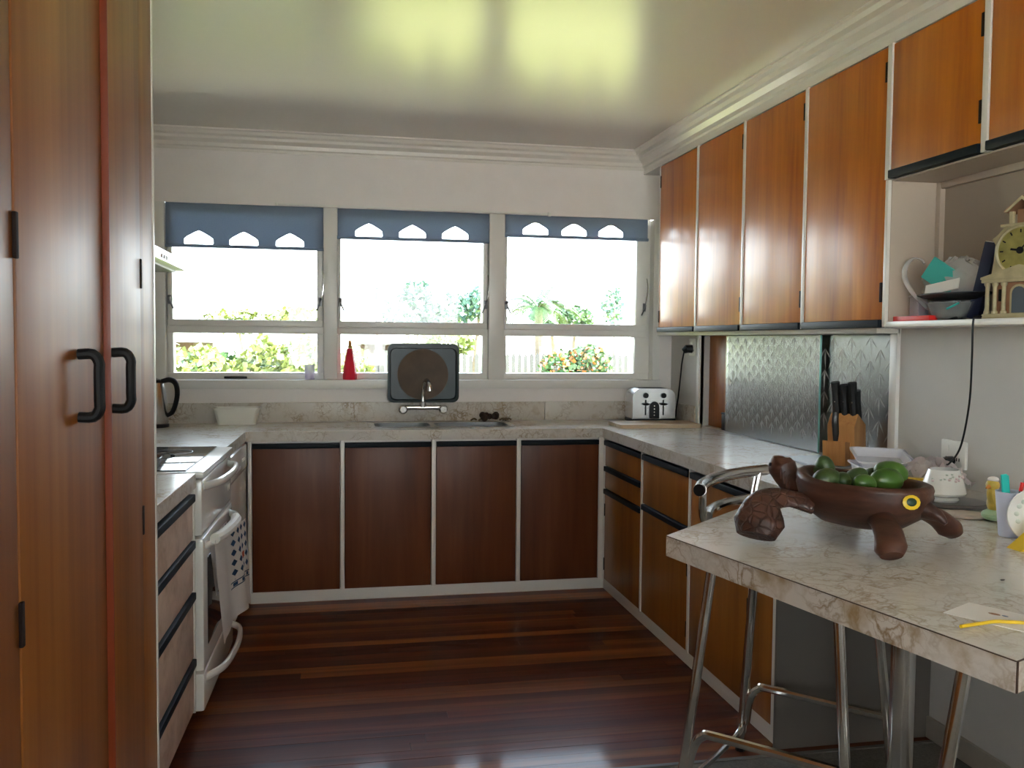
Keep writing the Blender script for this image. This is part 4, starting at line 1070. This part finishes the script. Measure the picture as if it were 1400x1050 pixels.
FR = [((1128, 640), 1.058, .034, .4, 1.2, 'dull green fruit standing highest at the left of the turtle bowl', 'fruit', False),
      ((1113, 649), 1.042, .028, 2.6, .3, 'small fruit at the far left of the turtle bowl with a brown crown', 'fruit', True),
      ((1131, 656), 1.044, .040, .25, .05, 'long dark green fruit lying at the front left of the turtle bowl', 'fruit', False),
      ((1152, 658), 1.040, .032, 1.0, .2, 'dark fruit tucked behind the long one, left of centre in the turtle bowl', 'fruit', False),
      ((1169, 656), 1.044, .036, 2.3, .8, 'greyish green fruit in the middle of the turtle bowl', 'fruit', False),
      ((1182, 661), 1.042, .031, .2, .2, 'small fruit at the front middle of the turtle bowl', 'fruit2', False),
      ((1193, 652), 1.044, .032, 1.4, .3, 'fruit with brown crown at the back right of the turtle bowl', 'fruit', True),
      ((1212, 657), 1.046, .042, .1, .1, 'long bright green fruit at the front right of the turtle bowl', 'fruit2', False),
      ((1218, 646), 1.060, .040, -.5, .2, 'bright green fruit topmost at the right of the turtle bowl', 'fruit2', False)]
def at_z(u, v, z):
    d = R1 * ((u - 700) / 1230.6) - U1 * ((v - 525) / 1230.6) + F0
    return Vector((0, 0, EYE)) + d * ((z - EYE) / d.z)
for (uv, z, r, yaw, tilt, lab, mt, cal) in FR: fruit(at_z(uv[0], uv[1], z), r, yaw, tilt, lab, mt, cal)

# white pot on a dark round mat, coaster, figurine, cup, dish, card, paper, drinking straw
solo('round_mat', lt([(0, 0), (.086, 0), (.09, .003), (.09, .010), (.086, .013), (0, .013)], 36), 'slate', 'dark round mat under the white floral pot', 'mat', (1.80, 2.33, .9))
pp_ = thing('ceramic_pot', 'white floral ceramic pot with a narrow open top on the dark round mat', 'pot', (1.765, 2.335, .9132))
obj('pot_body', lt([(0, 0), (.040, 0), (.044, .006), (.040, .014), (.060, .020), (.063, .026), (.056, .055), (.045, .088), (.043, .094), (.040, .094), (.041, .088), (.05, .055), (.054, .03), (0, .026)], 32), 'porc', pp_)
bm = bmesh.new(); rnd = random.Random(2)
for i in range(9):
    a = rnd.uniform(-2.9, -.6); z = .07 + rnd.uniform(-.008, .008); rr = .056 - (z - .055) * .33 + .0002
    ball(bm, (rr * math.cos(a), rr * math.sin(a), z), (.005, .005, .004), None, 6, 4)
obj('flower_print', bm, 'pinkprint', pp_)
bm = bmesh.new()
for i in range(9):
    a = rnd.uniform(-2.9, -.6); z = .074 + rnd.uniform(-.006, .010); rr = .056 - (z - .055) * .33
    ball(bm, (rr * math.cos(a), rr * math.sin(a), z), (.004, .004, .003), None, 6, 4)
obj('leaf_print', bm, 'greenprint', pp_)
bc = thing('hanging_cord', 'thin black cord hanging from the open shelf down to the low socket', 'cord', (1.95, 2.5, 1.2))
obj('cable', tb([(1.92, 2.33, 1.4535), (1.852, 2.325, 1.455), (1.838, 2.325, 1.44), (1.842, 2.33, 1.34), (1.862, 2.36, 1.20), (1.90, 2.44, 1.06), (1.945, 2.55, .99), (1.985, 2.62, .985)], .0030, 8, 8), 'black', bc, True)
obj('plug', tb([(XR - .013, 2.655, .985), (XR - .04, 2.65, .985), (XR - .060, 2.635, .985)], [.015, .015, .010], 10), 'black', bc, True)
solo('drink_coaster', lt([(0, 0), (.053, 0), (.056, .002), (.056, .006), (.053, .007), (0, .007)], 36), 'coaster', 'pale round cork coaster beside the dark round mat', 'coaster', (1.715, 2.175, .9))
fg = thing('bird_figurine', 'small glazed yellow bird figurine with white cap on a mint base', 'figurine', (1.755, 2.105, .9), math.radians(200))
obj('base', bl((0, 0, .016), (.042, .036, .018)), 'mint', fg)
obj('body', bl((-.004, 0, .046), (.032, .026, .028)), 'duck', fg)
obj('neck', tb([(.012, 0, .05), (.026, 0, .075), (.022, 0, .092)], [.016, .012, .012], 10, 4), 'duck', fg)
hh = obj('head', bl((.022, 0, .098), (.019, .017, .016)), 'duck', fg)
obj('beak', tb([(.036, 0, .096), (.052, 0, .092)], [.007, .002], 8), 'orange', hh)
obj('cap', bl((.020, 0, .113), (.015, .014, .008)), 'paper', hh)
obj('tail', tb([(-.03, 0, .05), (-.048, 0, .066)], [.012, .003], 8), 'duck', fg)
cu = thing('plastic_cup', 'pale lavender plastic tumbler holding teal combs at the right edge', 'cup', (1.645, 1.925, .9))
obj('cup_body', lt([(0, 0), (.024, 0), (.026, .004), (.036, .112), (.034, .112), (.025, .006), (0, .005)], 24), 'cup', cu)
cmb_ = thing('hair_comb', 'teal plastic comb standing in the lavender tumbler', 'comb', (1.640, 1.925, .906))
bm = bx(-.008, .008, -.003, .003, 0, .150, .002); bm.transform(Matrix.Rotation(math.radians(-7), 4, 'Y')); obj('spine', bm, 'tealp', cmb_)
bm = bx(.006, .013, -.002, .002, .03, .146, .001); bm.transform(Matrix.Rotation(math.radians(-7), 4, 'Y')); obj('teeth', bm, 'tealp', cmb_)
pn = thing('pen', 'dark red pen leaning in the lavender tumbler', 'pen', (1.652, 1.925, .906))
obj('barrel', tb([(0, 0, 0), (.016, -.004, .105)], .004, 8), 'black', pn); obj('cap', tb([(.016, -.004, .106), (.0195, -.005, .128)], .0048, 8), 'redtray', pn)
di = thing('oval_dish', 'white floral china dish standing on edge beside the tumbler', 'dish', (1.652, 1.862, .9), math.radians(-30))
bm = lt([(0, 0), (.03, 0), (.05, .006), (.058, .014), (.056, .016), (.048, .009), (.03, .004), (0, .004)], 28, sx=1., sy=1.12); bm.transform(Matrix.Translation((0, 0, .0655)) @ Matrix.Rotation(PI / 2, 4, 'X'))
obj('dish_body', bm, 'porc', di)
bm = bmesh.new()
for a in (2.2, 2.6, 3.1, 3.6): ball(bm, (.035 * math.cos(a), -.0072, .0655 + .038 * math.sin(a)), (.006, .0015, .006), None, 8, 5)
obj('flower_print', bm, 'greenprint', di)
yc = solo('yellow_card', pz([(-.06, 0), (.06, 0), (.035, .062), (.025, .064)], -.022, .022, 'Y'), 'yellow', 'bright yellow folded card at the right edge in front of the tumbler', 'card', (1.605, 1.795, .9))
lf = thing('paper_leaflet', 'white paper leaflet with a small brown picture near the bar edge', 'leaflet', (1.125, 1.36, .9002), math.radians(-62))
obj('sheet', bx(-.055, .13, -.05, .05, 0, .0012), 'paper', lf)
obj('picture', bl((.005, .012, .0012), (.011, .006, .0006), seg=10, rings=5), 'terra', lf); obj('picture', bl((.022, .014, .0012), (.006, .003, .0006), seg=8, rings=5), 'bluecard', lf)
solo('drinking_straw', tb([(-.055, 0, .004), (.0, -.004, .004), (.028, -.012, .005), (.085, -.05, .004)], .0032, 8, 3), 'yellow', 'bent yellow drinking straw lying on the paper leaflet', 'straw', (1.075, 1.312, .9016), math.radians(15))
solo('crumb', bl((0, 0, .0015), (.006, .002, .0015), seg=6, rings=4), 'slate', 'tiny dark crumb on the bare bar top right of the bowl', 'crumb', (1.32, 1.56, .9))

# ------------------------------------------------------------------ things on the open shelf
SH = 1.4492
rtv = thing('red_tray', 'flat red tray at the left end of the open shelf', 'tray', (1.925, 2.70, SH))
obj('tray_base', bx(-.055, .055, -.13, .05, 0, .006, .002), 'redtray', rtv)
bm = bmesh.new()
for a in ((-.057, -.051, -.132, .052), (.051, .057, -.132, .052), (-.057, .057, -.134, -.128), (-.057, .057, .048, .054)): box(bm, a[0], a[1], a[2], a[3], 0, .017, .001)
obj('tray_wall', bm, 'redtray', rtv)
gc = thing('grey_box', 'small grey plastic tub standing on the red tray', 'tub', (1.945, 2.715, SH + .0065))
obj('box_body', bx(-.025, .025, -.02, .028, 0, .075, .005), 'greyplas', gc); obj('lid', bx(-.027, .027, -.022, .030, .075, .082, .003), 'greyplas', gc)
gb = thing('dark_jar', 'little dark green jar behind the grey tub on the shelf', 'jar', (1.955, 2.658, SH + .0065))
obj('jar_body', lt([(0, 0), (.018, 0), (.02, .01), (.019, .045), (.012, .055), (0, .055)], 14), 'stickg', gb); obj('lid', lt([(.013, .0555), (.013, .066), (0, .066)], 14), 'black', gb)
bg = thing('plastic_bag', 'crumpled clear plastic bag with looped handle behind the shelf clutter', 'bag', (1.95, 2.62, SH + .02))
bm = bl((.03, -.03, .095), (.055, .14, .085), seg=22, rings=16); rnd = random.Random(9)
for v in bm.verts: v.co += Vector((rnd.uniform(-.014, .010), rnd.uniform(-.014, .014), rnd.uniform(-.012, .012)))
for v in bm.verts: v.co.x = min(v.co.x, .085)
obj('bag_body', bm, 'bagfilm', bg, smooth=60)
obj('handle_loop', tb([(-.03, .02, .02), (-.04, .085, .07), (-.045, .125, .12), (-.045, .13, .16), (-.04, .10, .19), (-.035, .06, .185), (-.03, .05, .17)], [.014, .012, .012, .011, .009, .008, .006], 8, 5, flat=.4), M['bagfilm'], bg)
# pile: black dish in cling film, dark tray, papers
cf = thing('wrapped_dish', 'dark dish wrapped in cling film on the open shelf', 'dish', (1.93, 2.55, SH), 0)
obj('dish_body', lt([(0, 0), (.05, 0), (.062, .012), (.082, .055), (.078, .055), (.056, .014), (0, .006)], 28, sx=.62, sy=1.05), 'black', cf)
bm = lt([(.055, .002), (.07, .014), (.091, .056), (.04, .060), (0, .061)], 26, sx=.64, sy=1.05); rnd = random.Random(3)
for v in bm.verts: v.co += Vector((rnd.uniform(-.004, .004), rnd.uniform(-.004, .004), rnd.uniform(-.0, .004)))
obj('cling_film', bm, 'cling', cf, smooth=20)
bm = tb([(-.056, -.06, .035), (-.050, -.085, .045), (-.045, -.10, .052)], .003, 6, 3); obj('green_print', bm, 'tealp', cf)
dt = thing('dark_platter', 'black oval platter stacked on the wrapped dish', 'platter', (1.93, 2.53, SH + .0645))
obj('platter_body', lt([(0, 0), (.075, 0), (.10, .008), (.135, .016), (.136, .019), (.10, .013), (.07, .005), (0, .005)], 30, sx=.62, sy=1.08), 'black', dt)
obj('rim', lt([(.134, .0175), (.1385, .0185), (.134, .021), (.134, .0175)], 30, sx=.62, sy=1.08), 'smoke', dt)
cz = SH + .0645 + .021
bm = bx(-.052, .052, -.004, .004, -.040, .040, .001); bm.transform(Matrix.Rotation(math.radians(38), 4, 'Y')); bm.transform(Matrix.Rotation(math.radians(14), 4, 'X'))
tc_ = solo('teal_card', bm, 'teal', 'teal cardboard sleeve propped up on the black platter', 'card', (1.915, 2.575, cz + .058), math.radians(-62))
pc_ = solo('paper_slip', bx(-.002, .002, -.055, .055, 0, .04, .0005), 'paper', 'white paper slip lying in front of the teal card', 'paper', (1.925, 2.54, cz)); pc_.location = (1.893, 2.545, cz + .004); pc_.rotation_euler = (math.radians(-12), math.radians(30), math.radians(20))
bk_ = thing('navy_folder', 'slim dark navy folder leaning upright beside the clock', 'folder', (1.955, 2.470, SH), math.radians(-72))
tilt_ = Matrix.Rotation(math.radians(13), 4, 'Y')
bm = bx(-.019, .019, -.012, .012, 0, .238, .003); bm.transform(tilt_); bm.transform(Matrix.Translation((0, 0, .004)))
obj('cover', bm, 'navy', bk_)
bm = bx(-.018, .0185, -.009, .009, .2382, .2395); bm.transform(tilt_); bm.transform(Matrix.Translation((0, 0, .004)))
obj('pages', bm, 'paper', bk_)
solo('orange_card', bx(-.003, .003, -.03, .03, 0, .165, .001), 'orange', 'orange card standing between the navy folder and the clock', 'card', (2.02, 2.36, SH))

# mantel clock shaped like a little building; front faces local -y
ck = thing('mantel_clock', 'ornate ivory mantel clock shaped like a little columned building', 'clock', (1.94, 2.240, SH), math.radians(-72))
obj('base', bx(-.105, .105, -.045, .05, 0, .014, .003), 'ivory', ck)
obj('core', bx(-.085, .085, -.028, .045, .014, .105, .003), 'terra', ck)
for x in (-.095, -.072, -.045, .045, .072, .095): obj('column', lt([(0, 0), (.009, 0), (.009, .006), (.006, .010), (.0055, .078), (.009, .084), (.009, .09), (0, .09)], 10, (x, -.034, .014)), 'ivory', ck)
arch = [(-.026, .014), (.026, .014), (.026, .075)] + [(.026 * math.cos(a), .075 + .022 * math.sin(a)) for a in [i * PI / 8 for i in range(1, 8)]] + [(-.026, .075)]
obj('arch_frame', pz(arch, -.036, -.028, 'Y'), 'ivory', ck)
obj('arch_door', pz([(p[0] * .75, .016 + (p[1] - .014) * .9) for p in arch], -.0375, -.030, 'Y'), 'smoke', ck)
for x in (-.058, .058): obj('niche', bx(x - .006, x + .006, -.031, -.026, .05, .085, .002), 'black', ck)
obj('entablature', bx(-.108, .108, -.046, .05, .104, .114, .002), 'ivory', ck)
obj('pediment', pz([(-.112, .114), (.112, .114), (.112, .120), (0, .152), (-.112, .120)], -.044, .045, 'Y'), 'ivory', ck)
obj('gable_panel', pz([(-.07, .118), (.07, .118), (0, .140)], -.047, -.043, 'Y'), 'ivory', ck)
side = [(-.088, .125), (.088, .125), (.082, .165), (.078, .215), (.088, .23), (.07, .243), (.052, .262), (-.052, .262), (-.07, .243), (-.088, .23), (-.078, .215), (-.082, .165)]
obj('case', pz(side, -.030, .045, 'Y'), 'ivory', ck)
Rx = Matrix.Translation((0, -.030, .192)) @ Matrix.Rotation(PI / 2, 4, 'X')
bm = lt([(0, 0), (.066, 0), (.066, .006), (0, .006)], 36); bm.transform(Rx); dl = obj('dial', bm, 'dial', ck)
bm = lt([(.065, 0), (.073, 0), (.073, .009), (.069, .012), (.065, .009), (.065, 0)], 36); bm.transform(Rx); obj('bezel', bm, 'ivory', ck)
for hI in range(12):
    a = hI * PI / 6; bm = bx(-.0018, .0018, .050, .060, .0062, .0072); bm.transform(Rx @ Matrix.Rotation(a, 4, 'Z')); obj('hour_mark', bm, 'black', dl)
for a, l, w in ((math.radians(-42), .045, .002), (math.radians(80), .028, .003)):
    bm = bx(-w, w, -.008, l, .0075, .0085); bm.transform(Rx @ Matrix.Rotation(a, 4, 'Z')); obj('hand', bm, 'black', dl)
bm = lt([(0, .006), (.010, .006), (.010, .010), (0, .011)], 14); bm.transform(Rx); obj('hub', bm, 'black', dl)
obj('cornice', bx(-.062, .062, -.036, .048, .262, .270, .002), 'ivory', ck)
for x in (-.034, .034):
    for y_ in (-.024, .03): obj('belfry_post', bx(x - .006, x + .006, y_ - .006, y_ + .006, .27, .305, .001), 'ivory', ck)
obj('belfry_back', bx(-.03, .03, -.006, .028, .27, .312), 'terra', ck)
obj('roof', pz([(-.052, .303), (-.044, .303), (0, .337), (.044, .303), (.052, .303), (.052, .308), (0, .347), (-.052, .308)], -.036, .042, 'Y'), 'terra', ck)
obj('gable', pz([(-.050, .304), (-.042, .304), (0, .336), (.042, .304), (.050, .304), (0, .3455)], -.039, -.035, 'Y'), 'ivory', ck)
obj('finial', lt([(0, 0), (.006, 0), (.003, .008), (.007, .016), (.002, .026), (0, .028)], 10, (0, 0, .345)), 'ivory', ck)

# ------------------------------------------------------------------ the garden outside
GZ = -.45
struct('lawn', bx(-40, 40, 8.5, 60, GZ - .2, GZ), 'lawn')
struct('bounce_paving', bx(-40, 40, YB + .17, 8.5, GZ - .2, GZ + .01), 'bounce_paving')  # unseen pale ground, added to bounce neutral light onto the ceiling
struct('bounce_paving.001', bx(-40, 40, -40, REAR - .3, GZ - .2, GZ), 'bounce_paving')  # unseen rear ground, made pale to throw light up indoors
struct('bounce_ground', bx(-40, -2.8, REAR - .3, YB + .17, GZ - .2, GZ), 'bounce_paving')  # unseen ground, added pale to bounce light through the side window
struct('roof_eaves', bx(-4, 3.5, REAR - .2, YB + .45, ZC + .16, ZC + .22), 'white')
struct('sky_block_roof', bx(-6, 6, REAR - 3.4, REAR - .1, 2.30, 2.36), 'white')  # unseen roof, added to keep sky light out of the rear window
def leaves(bm, pts, s, rnd, asp=.45):
    for p in pts:
        d = Vector((rnd.gauss(0, 1), rnd.gauss(0, 1), rnd.gauss(0, 1))).normalized(); n = Vector((rnd.gauss(0, 1), rnd.gauss(0, 1) - .5, rnd.gauss(0, 1) + .7))
        w = d.cross(n).normalized(); l = s * rnd.uniform(.7, 1.3)
        a, b, c, e_ = p - d * l * .5, p + w * l * asp, p + d * l * .5, p - w * l * asp
        bm.faces.new([bm.verts.new(q) for q in (a, b, c, e_)])
def crown_pts(rnd, c, r, n):
    out = []
    for _ in range(n):
        d = Vector((rnd.gauss(0, 1), rnd.gauss(0, 1), rnd.gauss(0, 1))).normalized(); k = rnd.uniform(.55, 1.)
        out.append(Vector((c[0] + d.x * r[0] * k, c[1] + d.y * r[1] * k, c[2] + d.z * r[2] * k)))
    return out
def tree(name, label, cat, x, y, blobs, n, s, mat, trunk=.08, seed=1, mat2=None, group=None):
    rnd = random.Random(seed)
    t = thing(name, label, cat, (x, y, GZ), 0, group)
    bm = bmesh.new(); bm2 = bmesh.new()
    for (dx, dy, z, rx, ry, rz) in blobs:
        leaves(bm, crown_pts(rnd, (dx, dy, z - GZ), (rx, ry, rz), n // len(blobs)), s, rnd)
        if mat2: leaves(bm2, crown_pts(rnd, (dx, dy, z - GZ), (rx, ry, rz), n // len(blobs) // 4), s, rnd)
    obj('foliage', bm, mat, t, smooth=None, kind='stuff')
    if mat2: obj('flowers', bm2, mat2, t, smooth=None, kind='stuff')
    else: bm2.free()
    bm = bmesh.new()
    for (dx, dy, z, rx, ry, rz) in blobs: tube(bm, [(dx * .2, dy * .2, 0), (dx * .6, dy * .6, (z - GZ) * .5), (dx, dy, z - GZ)], [trunk, trunk * .7, trunk * .3], 8, 4)
    obj('trunk', bm, 'bark', t)
    return t
# hedge outside the left window
rnd = random.Random(21)
hg = thing('hedge', 'sunlit yellow-green hedge close outside the left window', 'hedge', (-.8, 9.8, GZ))
bm = bmesh.new(); pts = []
for _ in range(6200):
    x = rnd.uniform(-1.0, 1.22); top = 1.30 + .10 * math.sin(x * 5) + .08 * math.sin(x * 13 + 1)
    pts.append(Vector((x, rnd.uniform(-.45, .35) if rnd.random() < .4 else -.4 + rnd.gauss(0, .06), (rnd.random() ** .8) * (top - GZ))))
leaves(bm, pts, .085, rnd, .42)
obj('foliage', bm, 'leaf_y', hg, smooth=None, kind='stuff')
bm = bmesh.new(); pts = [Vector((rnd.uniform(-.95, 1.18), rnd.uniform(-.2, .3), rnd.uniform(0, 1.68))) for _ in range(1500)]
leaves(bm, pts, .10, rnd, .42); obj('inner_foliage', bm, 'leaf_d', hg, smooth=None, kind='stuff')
bm = bmesh.new()
for i in range(9): x = -.85 + i * .21; tube(bm, [(x, 0, 0), (x + .05, .03, .8), (x - .03, 0, 1.5)], [.03, .02, .01], 6, 3)
obj('stem', bm, 'bark', hg)
# paling fence
fc = thing('paling_fence', 'pale timber paling fence across the end of the garden', 'fence', (2.6, 15, GZ))
p_ = None
for i in range(78):
    x = -1.4 - 2.6 + i * .105
    if p_ is None:
        p_ = obj('paling', pz([(-.032, .03), (.032, .03), (.032, 1.56), (0, 1.61), (-.032, 1.56)], -.01, .01, 'Y'), 'fence', fc); p_.location = (x, -.03, 0)
    else:
        c = p_.copy(); COL.objects.link(c); c.location = (x, -.03, random.uniform(-.02, .02))
for z in (.35, 1.2): obj('rail', bx(-4.05, 4.2, -.018, .03, z - .04, z + .04), 'fence', fc)
for x in (-3.9, -1.9, .1, 2.1, 4.1): obj('post', bx(x - .05, x + .05, .03, .13, 0, 1.45), 'fence', fc)
# shed, pole, trees
sh = thing('garden_shed', 'dark brick shed with a pale flat roof beyond the fence', 'shed', (1.05, 19.6, GZ))
obj('wall', bx(-.55, .55, -.8, .8, 0, 1.72), 'brick', sh); obj('roof', bx(-.72, .66, -.95, .95, 1.72, 1.90, .02), 'roof', sh); obj('door', bx(-.2, .2, -.83, -.79, 0, 1.6), 'roof', sh)
hs = thing('neighbour_house', 'low house with red-brown wall behind the left hedge', 'house', (-3.6, 17, GZ))
obj('wall', bx(-1.6, 1.3, -1, 1.5, 0, 1.75), 'brick', hs); obj('roof', pz([(-1.9, 1.75), (1.6, 1.75), (1.3, 2.1), (-1.9, 2.5)], -1.3, 1.8, 'Y'), 'roof', hs); obj('window', bx(-.2, .5, -1.02, -.99, .9, 1.5), 'smoke', hs)
pl_ = thing('utility_pole', 'pale slim pole standing behind the fence left of the far trees', 'pole', (.81, 16.3, GZ))
obj('shaft', tb([(0, 0, 0), (0, 0, 2.75)], .06, 10), 'fence', pl_); obj('crossarm', bx(-.25, .25, -.03, .03, 2.55, 2.62), 'fence', pl_)
tree('bushy_tree', 'hazy blue-green tree seen in the middle of the centre window', 'tree', 1.55, 17.5, [(-.15, 0, 1.85, .6, .5, .42), (.05, 0, 2.25, .28, .3, .30), (.35, 0, 1.9, .35, .4, .3)], 1500, .11, 'leaf_b', seed=31)
tree('bushy_tree', 'pale tree behind the fence at the right side of the centre window', 'tree', 2.75, 18.5, [(-.3, 0, 2.0, .45, .4, .35), (.25, 0, 2.15, .4, .4, .40)], 1000, .11, 'leaf_b', seed=32)
tree('bushy_tree', 'round green bush over the fence behind the roasting tray', 'tree', 2.05, 16.2, [(0, 0, 1.35, .5, .4, .32)], 700, .10, 'leaf_y', .05, seed=33)
tree('bushy_tree', 'low broad green tree in the right-hand window behind the fence', 'tree', 4.75, 18.1, [(-.35, 0, 1.85, .45, .4, .33), (.2, 0, 1.8, .35, .4, .32)], 1300, .10, 'leaf_d', seed=34)
tree('bushy_tree', 'small distant tree at the right of the right-hand window', 'tree', 5.75, 18, [(0, 0, 2.1, .28, .3, .42)], 220, .10, 'leaf_b', .04, seed=35)
tree('bushy_tree', 'low shrub tops showing above the hedge in the left window', 'tree', -.85, 13.5, [(-.5, 0, 1.62, .55, .4, .18), (.45, 0, 1.66, .55, .4, .2)], 900, .09, 'leaf_y', .05, seed=36)
tree('flowering_shrub', 'shrub with orange flowers in front of the paling fence', 'shrub', 4.0, 14.3, [(-.3, 0, .85, .42, .3, .40), (.15, 0, 1.0, .38, .3, .36)], 1300, .085, 'leaf_d', .03, seed=37, mat2='leaf_o')
# palm
rnd = random.Random(8)
pm = thing('palm_tree', 'feathery palm rising at the left of the right-hand window', 'palm', (3.65, 15.9, GZ))
obj('trunk', tb([(0, 0, 0), (.03, 0, 1.2), (.0, 0, 2.45)], [.12, .09, .07], 10, 5), 'bark', pm)
frond = None
for i in range(17):
    az = i * 2.4; up = rnd.uniform(.35, 1.45); L_ = rnd.uniform(.6, .95)
    d = Vector((math.cos(az), math.sin(az), 0)); pts = [Vector((0, 0, 2.4)) + d * (L_ * s_ * (1 - .25 * up)) + Vector((0, 0, L_ * (up * s_ - .75 * s_ * s_))) for s_ in [q / 7 for q in range(8)]]
    bm = tb(pts, [.015, .004], 5)
    for a, b in zip(pts[1:], pts[2:]):
        tdir = (b - a).normalized(); sidev = tdir.cross(Vector((0, 0, 1))).normalized()
        for kq in range(3):
            p = a.lerp(b, kq / 3)
            for sg in (-1, 1):
                tip = p + sidev * sg * .20 + tdir * .14 + Vector((0, 0, -.07)); w = tdir * .018
                bm.faces.new([bm.verts.new(q) for q in (p - w, p + w, tip)])
    obj('frond', bm, 'leaf_d', pm, smooth=None)
